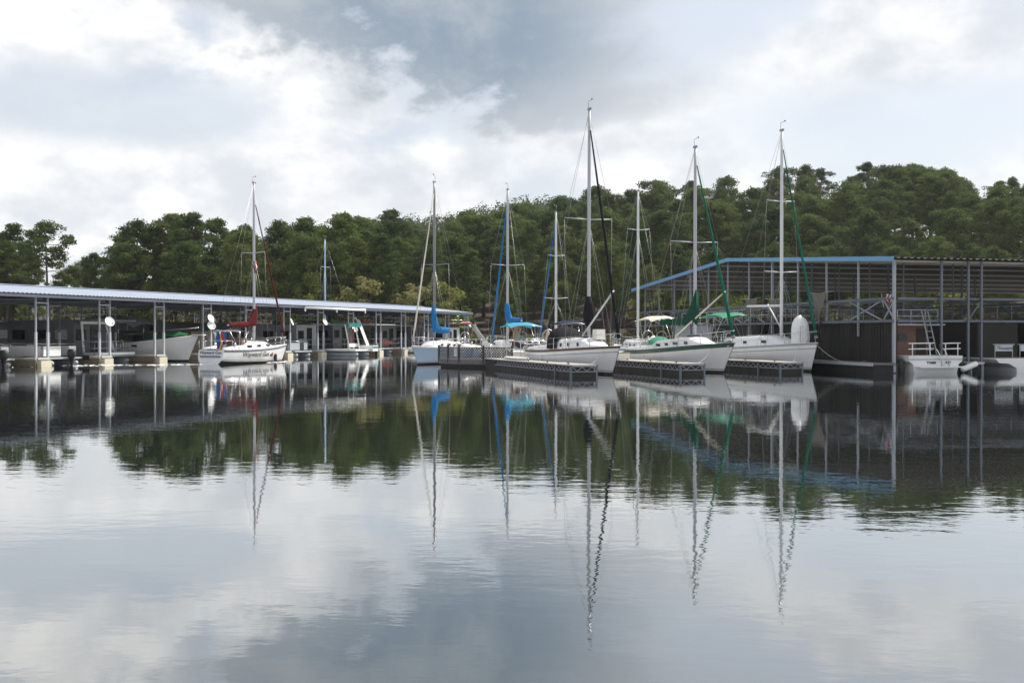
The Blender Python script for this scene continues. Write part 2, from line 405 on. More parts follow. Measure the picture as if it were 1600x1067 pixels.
def clump(mb, c, rad, n, rng, size):
    """a tuft: small faces over an ellipsoid shell, turned mostly outward"""
    for _ in range(n):
        d = Vector((rng.gauss(0, 1), rng.gauss(0, 1), rng.gauss(0, 1) + 0.25)).normalized()
        k = rng.uniform(0.45, 1.05)
        p = c + Vector((d.x * rad.x, d.y * rad.y, d.z * rad.z)) * k
        nrm = (d + Vector((rng.gauss(0, 0.45), rng.gauss(0, 0.45), rng.gauss(0, 0.45)))).normalized()
        a = nrm.orthogonal().normalized(); a.rotate(Matrix.Rotation(rng.uniform(0, 6.28), 3, nrm)); b = nrm.cross(a)
        s = size * rng.uniform(0.6, 1.3); e = s * rng.uniform(0.45, 0.8)
        mb.add([p - a * s, p - b * e, p + a * s, p + b * e], [(0, 1, 2, 3)])
def pine_proto(seed, h, crown_from, spread, dens=1.0, flat=0.6, leaf=0.165):
    rng = random.Random(seed)
    tr = MB(); cr = MB()
    lean = Vector((rng.uniform(-0.5, 0.5), rng.uniform(-0.5, 0.5), 0))
    pts = [Vector((lean.x * (i / 8) ** 2, lean.y * (i / 8) ** 2, h * 0.97 * i / 8 - 0.6)) for i in range(9)]
    tr.tube(pts, [0.26 * (1 - 0.86 * i / 8) + 0.02 for i in range(9)], 7)
    nb = int(30 * dens)
    for i in range(nb):
        f = crown_from + (1 - crown_from) * ((i + rng.random()) / nb)
        z = h * f; base = Vector((lean.x * f * f, lean.y * f * f, z))
        u = (f - crown_from) / (1 - crown_from)
        reach = spread * (0.45 + 0.75 * math.sin(math.pi * min(1, u * 0.82 + 0.18))) * rng.uniform(0.55, 1.12)
        if u > 0.9: reach *= 0.5
        az = i * 2.399 + rng.uniform(-0.5, 0.5)
        tip = base + Vector((math.cos(az) * reach, math.sin(az) * reach, reach * rng.uniform(0.02, 0.42)))
        mid = base.lerp(tip, 0.5) - Vector((0, 0, 0.12 * reach))
        tr.tube([base, mid, tip], [0.075 * (1 - u * 0.5), 0.045, 0.02], 4)
        for k in range(rng.choice((2, 3, 3, 4))):
            t = rng.uniform(0.42, 1.05)
            q = base.lerp(tip, t) + Vector((rng.gauss(0, 0.35), rng.gauss(0, 0.35), rng.uniform(0.0, 0.5)))
            rr = rng.uniform(0.55, 1.05) * (0.75 + 0.12 * spread)
            clump(cr, q, Vector((rr, rr, rr * flat)), int(92 * rr), rng, leaf)
    for k in range(4):
        clump(cr, Vector((lean.x + rng.gauss(0, 0.5), lean.y + rng.gauss(0, 0.5), h - rng.uniform(0.0, 1.3))), Vector((0.8, 0.8, 0.6)), 80, rng, leaf)
    return tr.mesh('trunk', BARK), cr.mesh('crown', PINE)
def broad_proto(seed, h, spread, mat, low=0.12, leaf=0.18):
    rng = random.Random(seed); tr = MB(); cr = MB()
    for s in range(3):
        az = s * 2.1 + rng.random(); e = Vector((math.cos(az) * spread * 0.35, math.sin(az) * spread * 0.35, h * 0.75))
        tr.tube([(0, 0, -0.6), e * 0.4 + Vector((0, 0, 0.3)), e], [0.15, 0.10, 0.03], 6)
    for i in range(44):
        u = rng.random(); z = h * (low + (1 - low) * u)
        rad = spread * math.sqrt(max(0.05, 1 - (2 * (u - 0.42)) ** 2)) * math.sqrt(rng.uniform(0.1, 1))
        az = rng.uniform(0, 6.28); rr = rng.uniform(0.5, 1.05)
        c = Vector((math.cos(az) * rad, math.sin(az) * rad, z))
        tr.tube([(0, 0, z * 0.55), c], [0.035, 0.012], 3)
        clump(cr, c, Vector((rr, rr, rr * 0.7)), int(72 * rr), rng, leaf)
    return tr.mesh('trunk', BARK), cr.mesh('crown', mat)
PROTO = {
    'tall': [pine_proto(1, 18, 0.34, 2.9, 1.3), pine_proto(2, 18, 0.26, 3.3, 1.5), pine_proto(3, 18, 0.42, 3.0, 1.2), pine_proto(4, 18, 0.22, 2.8, 1.5)],
    'round': [pine_proto(11, 15, 0.22, 3.5, 1.6, 0.75), pine_proto(12, 15, 0.30, 3.8, 1.5, 0.75), pine_proto(13, 15, 0.18, 3.2, 1.7, 0.8)],
    'lone': [pine_proto(21, 17, 0.60, 3.0, 0.9)],
    'broad': [broad_proto(31, 8, 3.0, BROAD), broad_proto(32, 8, 3.4, BROAD), broad_proto(33, 8, 2.6, BROAD)],
    'dry': [broad_proto(41, 7, 2.8, DRY, leaf=0.17)],
}
PH = {'tall': 18.5, 'round': 15.5, 'lone': 17.5, 'broad': 8.6, 'dry': 7.6}
NAMES = {'tall': 'pine_tree', 'round': 'round_pine_tree', 'lone': 'pine_tree', 'broad': 'leafy_tree', 'dry': 'pale_tree'}
def plant(kind, x, y, h, label, group, rng, wide=1.0):
    tr, cr = rng.choice(PROTO[kind])
    o = empty(NAMES[kind], (x, y, ground_z(x, y)), rng.uniform(0, 6.28))
    s = h / PH[kind]; o.scale = (s * wide, s * wide, s)
    for nm, me in (('trunk', tr), ('crown', cr)):
        c = bpy.data.objects.new(nm, me); COL.objects.link(c); c.parent = o
    tag(o, label, 'tree', group)
SKY = [(-400, 352), (0, 352), (45, 366), (95, 392), (125, 402), (140, 372), (170, 348), (230, 346), (280, 331), (330, 345), (380, 342), (450, 356), (520, 340), (610, 327),
       (680, 336), (720, 316), (780, 312), (850, 293), (885, 284), (930, 300), (960, 276), (1010, 274), (1060, 265), (1150, 268), (1240, 262),
       (1290, 247), (1335, 258), (1400, 264), (1470, 266), (1530, 278), (1600, 288), (2100, 330)]
def skyline(px):
    for (a, ya), (b, yb) in zip(SKY, SKY[1:]):
        if a <= px <= b: return ya + (yb - ya) * (px - a) / (b - a)
    return 345
def forest():
    rng = random.Random(5)
    # rows run back from the shore; each tree is as tall as its kind, never past the wood's outline
    rows = [(4, 7.5, 'front'), (10, 6.0, 'mid'), (19, 5.6, 'mid'), (29, 5.6, 'back'), (40, 5.6, 'back'), (51, 5.8, 'back'), (63, 6.0, 'back'), (76, 6.4, 'top'), (90, 6.4, 'top')]
    for off, step, tier in rows:
        x = -112.0
        while x < 128:
            xx = x + rng.uniform(-0.35, 0.35) * step; yy = shore_y(xx) + off + rng.uniform(-2, 2)
            x += step * rng.uniform(0.8, 1.2)
            px = CX + FPX * xx / yy
            if px < -260 or px > 1860: continue
            if px < 420 and off > 25: continue              # the wood is shallow behind the left dock
            if 55 < px < 168: continue          # the gap with the lone pine
            top = (HOR - skyline(px)) / FPX * yy + CAMH + 0.8 - rng.uniform(0, 4.2)
            g = ground_z(xx, yy)
            hmax = top - g
            if tier == 'front': h = rng.uniform(9, 14); kind = rng.choice(('round', 'round', 'tall'))
            elif tier == 'mid': h = rng.uniform(13, 18.5); kind = rng.choice(('tall', 'tall', 'round'))
            elif tier == 'back': h = rng.uniform(15, 21); kind = rng.choice(('tall', 'round', 'round'))
            else: h = rng.uniform(16, 22); kind = rng.choice(('round', 'round', 'tall'))
            if px > 640:
                h *= {'front': 0.72, 'mid': 0.72, 'back': 0.80, 'top': 0.9}[tier]
            if px < 420 and tier != 'front': h = max(h, hmax - rng.uniform(0, 1.8)); kind = 'tall'
            h = min(h, hmax)
            if h < 5: continue
            if px < 620: lab, gr = ('tall pine standing in the wood behind the long blue-grey roof' if kind == 'tall' else 'round-crowned pine in the wood behind the long blue-grey roof'), 'pines behind the long roof'
            elif tier in ('front', 'mid'): lab, gr = ('tall pine on the dark shore below the hill' if kind == 'tall' else 'round-crowned pine on the dark shore below the hill'), 'pines along the shore'
            else: lab, gr = ('tall pine rising from the wooded hillside' if kind == 'tall' else 'round-crowned pine on the wooded hillside'), 'pines on the hillside'
            plant(kind, xx, yy, h, lab, gr, rng, rng.uniform(0.9, 1.2))
    yy = shore_y(-62) + 5
    p = at(75, yy); plant('lone', p.x, yy, (HOR - 349) / FPX * yy + CAMH - ground_z(p.x, yy), 'lone tall pine with a bare trunk standing clear of the wood', None, rng, 1.05)
    for px, top, dd in [(20, 352, 6), (-20, 360, 8), (38, 378, 12), (10, 385, 4), (98, 425, 10), (116, 418, 22), (135, 408, 26), (150, 396, 12)]:
        p = at(px, 1); yv = 132
        for _ in range(3): yv = shore_y(p.x * yv) + dd
        q = at(px, yv); plant('tall' if dd < 20 else 'round', q.x, yv, (HOR - top) / FPX * yv + CAMH - ground_z(q.x, yv),
            'tall pine standing in the wood behind the long blue-grey roof' if dd < 20 else 'round-crowned pine in the wood behind the long blue-grey roof', 'pines behind the long roof', rng)
    for px, dd, h in [(1385, 66, 15), (1412, 80, 15), (1432, 70, 15), (1455, 84, 15), (1480, 68, 14), (215, 8, 16.5), (262, 14, 18), (300, 9, 17), (345, 15, 17), (190, 15, 16)]:
        yv = 170.0
        for _ in range(4): yv = shore_y((px - CX) / FPX * yv) + dd
        q = at(px, yv); h = min(h, (HOR - skyline(px)) / FPX * yv + CAMH - ground_z(q.x, yv))
        plant('tall' if px < 500 else 'round', q.x, yv, h, 'tall pine standing in the wood behind the long blue-grey roof' if px < 500 else 'round-crowned pine on the wooded hillside', 'pines behind the long roof' if px < 500 else 'pines on the hillside', rng, 1.15)
    for i in range(26):
        px = 660 + 38 * i + rng.uniform(-10, 10); yv = 190.0
        for _ in range(4): yv = shore_y((px - CX) / FPX * yv) + 84 + rng.uniform(-4, 4)
        q = at(px, yv); h = min(rng.uniform(7, 10), (HOR - skyline(px)) / FPX * yv + CAMH - ground_z(q.x, yv) - 1.5)
        if h > 3: plant('round', q.x, yv, h, 'short bushy pine filling the crest of the wooded hill', 'young pines on the crest', rng, 1.5)
    # leafy understorey along the bank
    x = -100.0
    while x < 105:
        xx = x + rng.uniform(-1, 1); yy = shore_y(xx) + rng.uniform(0.8, 8.0); x += rng.uniform(2.6, 4.6)
        px = CX + FPX * xx / yy
        if px < -250 or px > 1850 or (690 < px < 1000 and rng.random() < 0.6): continue
        kind = 'dry' if (530 < px < 650 and rng.random() < 0.6) else 'broad'
        h = rng.uniform(4.5, 8.5) if not (690 < px < 1000) else rng.uniform(2.5, 5)
        plant(kind, xx, yy, h, 'pale yellowish leafy tree on the bank behind the long roof' if kind == 'dry' else
              ('bright green leafy tree on the bank behind the long roof' if px < 690 else 'bright green leafy tree on the bank below the hill'),
              'leafy trees on the bank', rng, rng.uniform(0.9, 1.25))
    for px, top, wd in [(487, 425, 1.0), (570, 428, 1.1), (545, 452, 1.1), (640, 452, 1.0), (470, 440, 1.0)]:
        yv = 126; q = at(px, yv); yv = shore_y(q.x) + 1.5; q = at(px, yv)
        kd = 'dry' if px in (570, 640) else 'broad'
        plant(kd, q.x, yv, (HOR - top) / FPX * yv + CAMH - ground_z(q.x, yv), 'pale yellowish leafy tree on the bank behind the long roof' if kd == 'dry' else 'bright green leafy tree on the bank behind the long roof', 'leafy trees on the bank', rng, wd)
forest()
def far_wood():
    rng = random.Random(9); mb = MB()
    for i in range(2600):
        y = rng.uniform(300, 450); x = rng.uniform(-230, 170)
        px = CX + FPX * x / y
        if px < 300 or px > 1050: continue
        rr = rng.uniform(2.2, 4.0); z = ground_z(x, y)
        clump(mb, Vector((x, y, z + rng.uniform(3, 9))), Vector((rr, rr, rr * 1.2)), 80, rng, 0.5)
    tag(mb.build('far_wood', PINE), 'far green wood covering the distant ridge', 'wood', kind='stuff')
far_wood()
def undergrowth():
    rng = random.Random(19); mb = MB()
    for i in range(900):
        x = rng.uniform(-105, 110); y = shore_y(x) + abs(rng.gauss(0, 5)) + 0.3
        rr = rng.uniform(0.3, 0.9)
        clump(mb, Vector((x, y, ground_z(x, y) + rr * 0.5)), Vector((rr * 1.3, rr, rr)), 16, rng, 0.2)
    tag(mb.build('undergrowth', BROAD), 'low green undergrowth along the bank under the trees', 'undergrowth', kind='stuff')
undergrowth()
# ------------------------------------------------------------------ long covered dock (left)
LU = Vector((0.3885, 0.9215, 0)); LV = Vector((-0.9215, 0.3885, 0)); LO = Vector((-28.1, 54.7, 0))
LRZ = math.atan2(LU.y, LU.x)
def ls(s, v, z=0.0): return LO + LU * s + LV * v + Vector((0, 0, z))
EAVE, RIDGE, RW = 4.1, 4.84, 6.0
FING = [2.75 + 4.72 * k for k in range(-3, 13)]
def covered_dock():
    # local frame: x along the row of slips, y back from the open front
    root = empty('covered_dock', LO, LRZ)
    tag(root, 'long covered boat dock with blue-grey metal roof and paired steel posts', 'boat dock')
    s0, s1 = -13.5, 60.2
    def corr(y0, z0, y1, z1, dz, per=0.30):
        rows = [[], []]; x = s0; i = 0
        while x <= s1:
            h = 0.035 if i % 4 in (1, 2) else 0.0
            rows[0].append((x, y0, z0 + h + dz)); rows[1].append((x, y1, z1 + h + dz)); x += per / 4 if i % 4 in (0, 2) else per / 4; i += 1
        return rows
    mb = MB(); r = corr(-0.5, EAVE, RW, RIDGE, 0.05); mb.loft(r, smooth=False)
    roof = mb.build('roof', ROOFM, root)
    mb = MB(); r = corr(RW, RIDGE, 2 * RW + 0.5, EAVE, 0.05); mb.loft(r, smooth=False); mb.build('rear_roof', ROOFM, root)
    for (ya, za, yb, zb) in ((-0.38, EAVE - 0.03, RW, RIDGE - 0.04), (RW, RIDGE - 0.04, 2 * RW + 0.38, EAVE - 0.03)):
        mb = MB(); mb.add([(s0 + 0.02, ya, za), (s1 - 0.02, ya, za), (s1 - 0.02, yb, zb), (s0 + 0.02, yb, zb)], [(0, 1, 2, 3)]); mb.build('shade_sheet', ROOFU, root)  # dark sheet added below the roof so its underside looks shaded
    mb = MB(); mb.box(((s0 + s1) / 2, RW, RIDGE + 0.11), (s1 - s0, 0.5, 0.05)); mb.build('ridge_cap', ROOFM, roof)
    mb = MB(); mb.box(((s0 + s1) / 2, -0.44, EAVE - 0.07), (s1 - s0, 0.06, 0.17)); mb.build('fascia', GALVB, roof)
    mb = MB(); mb.box(((s0 + s1) / 2, 2 * RW + 0.44, EAVE - 0.07), (s1 - s0, 0.06, 0.17)); mb.build('rear_fascia', GALVB, root)
    for y in (1.6, 3.6, 8.4, 10.4):
        z = EAVE + (RIDGE - EAVE) * (1 - abs(y - RW) / (RW + 0.5)) - 0.10
        mb = MB(); mb.box(((s0 + s1) / 2, y, z), (s1 - s0, 0.08, 0.12)); mb.build('purlin', GALVB, root)
    def rung(x, y0, y1): pass
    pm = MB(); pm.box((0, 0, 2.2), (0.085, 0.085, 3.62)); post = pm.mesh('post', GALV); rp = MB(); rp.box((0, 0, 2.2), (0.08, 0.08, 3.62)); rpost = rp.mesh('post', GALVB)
    sm = MB(); sm.box((0, 0, 1.1), (0.12, 0.12, 1.75)); sleeve = sm.mesh('sleeve', SLEEVE)
    rm = MB(); rm.box((0, 0, 3.65), (0.80, 0.06, 0.07)); rungm = rm.mesh('rung', GALV)
    dm = MB(); dm.box((0, 3.4, 0.44), (1.10, 7.0, 0.10)); deckm = dm.mesh('deck', DOCKTOP)
    tm = MB(); 
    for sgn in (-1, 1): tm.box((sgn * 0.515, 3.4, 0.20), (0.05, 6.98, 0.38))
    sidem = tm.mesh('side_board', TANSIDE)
    fm = MB(); fm.box((0, 0.32, 0.12), (0.72, 0.66, 0.44)); floatm = fm.mesh('float_block', FOAMB)
    bm = MB(); bm.box((0, -0.14, 0.455), (0.80, 0.06, 0.13)); endm = bm.mesh('end_board', SLEEVE)
    tie = MB(); tie.box((0, 0, EAVE - 0.22), (0.07, 12.0, 0.12)); tiem = tie.mesh('tie_beam', GALVB)
    for i, s in enumerate(FING):
        def inst(name, me, x, y):
            o = bpy.data.objects.new(name, me); COL.objects.link(o); o.parent = root; o.location = (x, y, 0); return o
        inst('deck', deckm, s, 0); inst('side_board', sidem, s, 0); inst('float_block', floatm, s, -0.35); inst('end_board', endm, s, 0)
        for v in (0.0, 4.2, 8.2, 11.8):
            for dx in ((-0.42, 0.42) if v < 5 else (0.0,)):
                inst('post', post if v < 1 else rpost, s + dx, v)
                if v < 5: inst('sleeve', sleeve, s + dx, v)
            if v < 5: inst('rung', rungm, s, v)
        o = inst('tie_beam', tiem, s, 6.0)
        inst('deck', deckm, s, 5.1); 
    mb = MB(); mb.box(((s0 + s1) / 2, 6.9, 0.44), (s1 - s0, 1.6, 0.09)); mb.build('walkway', DOCKTOP, root)
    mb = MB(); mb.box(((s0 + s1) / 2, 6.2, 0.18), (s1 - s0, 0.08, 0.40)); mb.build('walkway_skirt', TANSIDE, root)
    # rolled awning fixed under the eave
    mb = MB(); a, b = 28.0, 37.2
    mb.tube([(a, -0.62, EAVE - 0.12), (b, -0.62, EAVE - 0.12)], 0.10, 8); aw = mb.build('rolled_awning', C_WHITE, root)
    for x in (a, (a + b) / 2, b):
        mb = MB(); mb.box((x, -0.60, EAVE - 0.27), (0.10, 0.10, 0.3)); mb.build('bracket', WHITEP, aw)
    return root
covered_dock()

def satellite_dish(s, v, z, lab, rz=0.0, r=0.33):
    root = empty('satellite_dish', ls(s, v, z), rz)
    mb = MB(); rows = []
    tilt = Matrix.Rotation(R(68), 3, 'X')
    for k, rr in enumerate((0.0, 0.35, 0.7, 1.0)):
        rows.append([tilt @ Vector((rr * r * math.cos(t * math.pi / 8), rr * r * 0.92 * math.sin(t * math.pi / 8), 0.18 * r * rr * rr)) + Vector((0, -0.15, 0)) for t in range(16)])
    mb.loft(rows, closed=True); rows2 = [[p + Vector((0, 0.02, 0)) for p in q] for q in rows]; mb.loft(rows2, closed=True)
    mb.build('dish', WHITEP, root)
    mb = MB(); mb.tube([(0, -0.12, 0), (0, 0.02, -0.22), (0.18, 0.06, -0.5)], 0.025, 6); mb.build('mount_arm', GALV, root)
    mb = MB(); mb.tube([(0, -0.15, -r * 0.85), (0, -0.52, -0.12)], 0.012, 5); mb.box((0, -0.52, -0.1), (0.07, 0.1, 0.07)); mb.build('receiver', GREYP, root)
    tag(root, lab, 'satellite dish', 'satellite dishes on the dock posts')
DISH = [(1, -0.1, 2.62, 'white satellite dish on the post pair beside the flat-fronted houseboat', 0.3), (3, 0, 2.95, 'upper of two white satellite dishes on one post pair', 0.5),
        (3, -0.1, 2.45, 'lower of two white satellite dishes on one post pair', 0.2), (5, -0.1, 2.8, 'white satellite dish on the post under the awning end', 0.9),
        (6, -0.1, 2.85, 'white satellite dish on the post under the middle of the awning', 0.6), (7, -0.1, 2.3, 'low white satellite dish on the post beside the teal-topped boat', 0.3),
        (8, 2.4, 2.9, 'white satellite dish above the red box by the brown houseboat', 0.5), (12, -0.1, 2.9, 'white satellite dish on the last post pair of the long dock', 0.4)]
for k, v, z, lab, rz in DISH: satellite_dish(FING[k + 3] + 0.05, v - 0.12, z, lab, LRZ + rz - 0.5)

# ------------------------------------------------------------------ tall open shed (right)
GA = Vector((18.3, 47.7, 0)); GL = Vector((0.973, 0.231, 0)); GG = Vector((-0.231, 0.973, 0))
GRZ = math.atan2(GL.y, GL.x)
def gz(t): return 5.50 + 1.20 * (1 - abs(t - 17.2) / 17.2)        # roof height across the gable
def tall_shed():
    # local: x along the shed, y across the gable away from the camera
    root = empty('open_boat_shed', GA, GRZ)
    tag(root, 'tall open steel boat shed with low gable roof and blue trim', 'boat shed')
    LEN, WID = 46.0, 34.4
    for nm, (ya, yb) in (('roof', (-0.4, 17.2)), ('rear_roof', (17.2, 34.8))):
        rows = [[], []]; x = -0.35; i = 0
        while x <= LEN:
            h = 0.05 if i % 4 in (1, 2) else 0
            rows[0].append((x, ya, gz(ya) + h)); rows[1].append((x, yb, gz(yb) + h)); x += 0.09; i += 1
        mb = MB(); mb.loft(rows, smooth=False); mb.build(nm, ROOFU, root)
    for (ya, yb, e) in ((-0.5, 17.35, 0), (17.05, 34.9, 0.002)):
        mb = MB(); mb.beam((-0.42 - e, ya, gz(ya) - 0.03), (-0.42 - e, yb, gz(yb) - 0.03), 0.12, 0.22); mb.build('blue_trim', BLUETRIM, root)
    y = 0.2
    while y < 34.5:
        mb = MB(); mb.box((LEN / 2, y, gz(y) - 0.13), (LEN - 0.4, 0.06, 0.09)); mb.build('purlin', PURLIN, root); y += 2.75
    # frames across the shed: gable end and two more behind it
    for fi, x0 in enumerate((0.0, 2.6, 7.8, 13.0, 18.2, 23.4)):
        full = fi == 0
        n = 0; t = 0.0
        while t <= 34.3:
            lowend = 0.05 if (n % 4 == 0 or t in (0.0,)) else (1.75 if n % 2 else 2.44)
            if fi > 1 and n % 2: t += 3.0; n += 1; continue
            top = gz(t) - 0.07
            w = (0.13 if lowend < 0.1 else 0.085) * (1 if full else 0.75)
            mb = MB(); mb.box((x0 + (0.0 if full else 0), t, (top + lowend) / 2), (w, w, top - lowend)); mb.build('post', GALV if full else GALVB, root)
            t += 3.0; n += 1
        for z, w in ((3.58, 0.12), (2.50, 0.13)):
            mb = MB(); mb.box((x0 - 0.09, 17.0, z), (0.07, 34.2, w)); mb.build('chord', GALVB, root)
        bays = [(0, 1.0), (1.0, 4.0), (13, 16), (16, 19), (19, 22), (27, 30), (30, 33)] if full else [(0, 3), (12, 15), (18, 21), (30, 33)]
        for a, b in bays:
            for za, zb in ((2.56, 3.52), (3.52, 2.56)):
                mb = MB(); mb.beam((x0 + 0.07, a + 0.08, za), (x0 + 0.07, b - 0.08, zb), 0.05, 0.06); mb.build('brace', GALV if full else GALVB, root)
    # post pairs and finger docks along the open side
    for k, t in enumerate((4.1, 9.3, 14.5, 19.7)):
        for dx in (0, 0.74):
            mb = MB(); mb.box((t + dx, 0.0, 2.72), (0.095, 0.095, 5.42)); mb.build('post', GALVB, root)
        mb = MB(); mb.beam((t, 0.0, 2.5), (t + 0.74, 0.0, 2.5), 0.06, 0.08); mb.beam((t, 0.0, 2.56), (t + 0.74, 0.0, 3.5), 0.05, 0.05); mb.build('brace', GALVB, root)
        mb = MB(); mb.box((t + 0.37, 5.0, 0.46), (1.0, 10.2, 0.09)); mb.build('finger_deck', DOCKTOP, root)
        mb = MB(); mb.box((t + 0.37, 5.2, 0.15), (0.9, 9.6, 0.5)); mb.build('finger_float', SKIRT, root)
        for dx in (0.05, 0.70):
            mb = MB(); mb.beam((t + dx, -0.16, -0.3), (t + dx, -0.16, 0.50), 0.05); mb.build('end_frame', GALV, root)
        mb = MB(); mb.beam((t + 0.02, -0.16, 0.44), (t + 0.73, -0.16, 0.44), 0.05, 0.09); mb.build('end_frame', SLEEVE, root)
    # the long side chord with bracing
    for z in (3.58, 2.5):
        mb = MB(); mb.box((LEN / 2, 0.09, z), (LEN - 0.5, 0.06, 0.10)); mb.build('chord', GALVB, root)
    # walkway along the gable end and the dark siding behind it
    mb = MB(); mb.box((-0.7, 9.0, 0.44), (1.2, 18.6, 0.10)); mb.build('walkway', GREYWOOD, root)
    mb = MB(); mb.box((-0.7, 9.0, 0.16), (1.05, 18.4, 0.44)); mb.build('walkway_float', SKIRT, root)
    mb = MB(); mb.box((-1.34, 9.0, 0.42), (0.06, 18.6, 0.14)); mb.build('walkway_edge', GREYP, root)
    for t in range(0, 13):
        y = 0.55 + t * 0.98
        mb = MB(); mb.box((0.22 + (0.012 if t % 2 else 0), y, 1.50), (0.05, 0.96, 2.0)); sp = mb.build('siding_panel', DARKINT, root)
        for q in range(4):
            mb = MB(); mb.box((0.185, y - 0.36 + 0.24 * q, 1.50), (0.03, 0.05, 1.98)); mb.build('rib', DARKINT, sp)
    mb = MB(); mb.box((LEN / 2, 17.2, 0.4), (LEN - 3, 2.0, 0.1)); mb.build('centre_walkway', DOCKTOP, root)
tall_shed()
def gp(x, y, z=0.0): return GA + GL * x + GG * y + Vector((0, 0, z))

def hung_tarp(t, w, h, z, lab, point):
    o = empty('hanging_tarp', gp(-0.2, t, z), GRZ + math.pi / 2)
    mb = MB(); rows = []
    for j in range(9):
        f = j / 8; row = []
        for i in range(15):
            u = i / 14
            ww = w * (1 - point * f)
            hh = h * f * (1 - 0.35 * abs(2 * u - 1) * point)
            row.append(((u - 0.5) * ww, 0.10 * f * math.sin(u * 19 + j * 0.2) + 0.04 * math.sin(7 * u), -hh - 0.10 * math.sin(math.pi * u) * (1 - f)))
        rows.append(row)
    mb.loft(rows); mb.build('cloth', C_TARP, o)
    mb = MB(); mb.tube([(-w / 2 - 0.5, 0, 0.03), (0, 0, -0.05), (w / 2 + 0.5, 0, 0.03)], 0.015, 5); mb.build('line', ROPE, o)
    tag(o, lab, 'tarp', 'tarps hung from the shed frame')
hung_tarp(14.3, 1.5, 0.95, 4.05, 'square grey-brown tarp hung beside the X-braced bay of the shed', 0.25)
hung_tarp(11.4, 1.3, 1.05, 3.95, 'crumpled grey-brown tarp hung behind the tall white mast', 0.3)
hung_tarp(6.4, 1.5, 1.9, 4.1, 'long pointed grey-brown tarp hanging nearest the dark siding', 0.8)

# ------------------------------------------------------------------ open finger docks with the sailboats
FD = Vector((0.325, -0.946, 0)); FP = Vector((0.946, 0.325, 0)); FRZ = math.atan2(FD.y, FD.x)
def finger_dock(end, length, lab):
    # local: x runs out to the end, y to the left of it; end centre at origin
    root = empty('finger_dock', end, FRZ); w = 1.15
    tag(root, lab, 'dock', 'finger docks between the sailboats')
    n = int(length / 0.62)
    pm = MB(); pm.box((0, 0, 0.0), (length / n - 0.02, w + 0.06, 0.05)); plank = pm.mesh('plank', DOCKPALE)
    for i in range(n):
        o = bpy.data.objects.new('plank', plank); COL.objects.link(o); o.parent = root
        o.location = (-length / n * (i + 0.5), 0, 0.515 + random.uniform(-0.004, 0.004))
    for sgn in (-1, 1):
        y = sgn * w / 2
        mb = MB(); mb.box((-length / 2, y, 0.465), (length, 0.05, 0.045)); mb.build('edge_rail', DARKWOOD, root)
        mb = MB(); mb.box((-length / 2, y, 0.235), (length, 0.05, 0.04)); mb.build('truss_chord', TRUSS, root)
        mb = MB(); x = 0.0; up = True
        while x > -length + 0.24:
            mb.beam((x, y, 0.255 if up else 0.445), (x - 0.22, y, 0.445 if up else 0.255), 0.028, 0.03); x -= 0.22; up = not up
        mb.build('truss_web', TRUSS, root)
        mb = MB()
        for i in range(int(length / 0.9)):
            mb.box((-0.5 - i * 0.9, y * 0.93, 0.03), (0.86, 0.05, 0.36))
        mb.build('float_skirt', SKIRT, root)
    mb = MB(); mb.box((-length / 2, 0, 0.24), (length - 0.1, w - 0.2, 0.44)); mb.build('float', SKIRT, root)
    mb = MB(); mb.box((0.03, 0, 0.465), (0.05, w, 0.05)); mb.box((0.03, 0, 0.235), (0.05, w, 0.04))
    for k in range(5): mb.beam((0.03, -w / 2 + k * w / 5, 0.26 if k % 2 else 0.44), (0.03, -w / 2 + (k + 1) * w / 5, 0.44 if k % 2 else 0.26), 0.03, 0.03)
    mb.build('end_truss', TRUSS, root); mb = MB(); mb.box((-0.02, 0, 0.03), (0.05, w - 0.1, 0.36)); mb.build('end_skirt', SKIRT, root)
    for (x, y) in ((-0.05, -w / 2 - 0.03), (-0.05, w / 2 + 0.03), (-1.9, -w / 2 - 0.03)):
        mb = MB(); mb.beam((x, y, -0.4), (x, y, 0.53), 0.09, 0.09); mb.build('pile_bracket', GALVB, root)
    for x in (-0.8, -3.4, -6.0):
        mb = MB(); mb.tube([(x - 0.11, -0.42, 0.60), (x + 0.11, -0.42, 0.60)], 0.018, 6); mb.box((x, -0.42, 0.565), (0.06, 0.04, 0.05)); mb.build('cleat', GALVB, root)
    return root
F1, F2, F3 = Vector((3.15, 43.4, 0)), Vector((8.25, 45.4, 0)), Vector((13.35, 47.5, 0))
finger_dock(F1, 10.8, 'pale-decked finger dock joined to the lattice-fenced platform')
finger_dock(F2, 10.8, 'pale-decked finger dock beside the green-striped sailboat')
finger_dock(F3, 10.6, 'pale-decked finger dock beside the sailboat with an upright dinghy')
def walkway():
    a = F1 - FD * 10.9; b = a + FP * 17.2
    root = empty('main_walkway', a, math.atan2(FP.y, FP.x))
    tag(root, 'floating main walkway running behind the moored sailboats', 'dock')
    n = 27
    for i in range(n):
        mb = MB(); mb.box((17.2 / n * (i + 0.5) - 0.6, 0.9, 0.515), (17.2 / n - 0.02, 2.0, 0.05)); mb.build('plank', DOCKPALE, root)
    mb = MB(); mb.box((8.0, 0.9, 0.24), (17.1, 1.9, 0.48)); mb.build('float', SKIRT, root)
walkway()

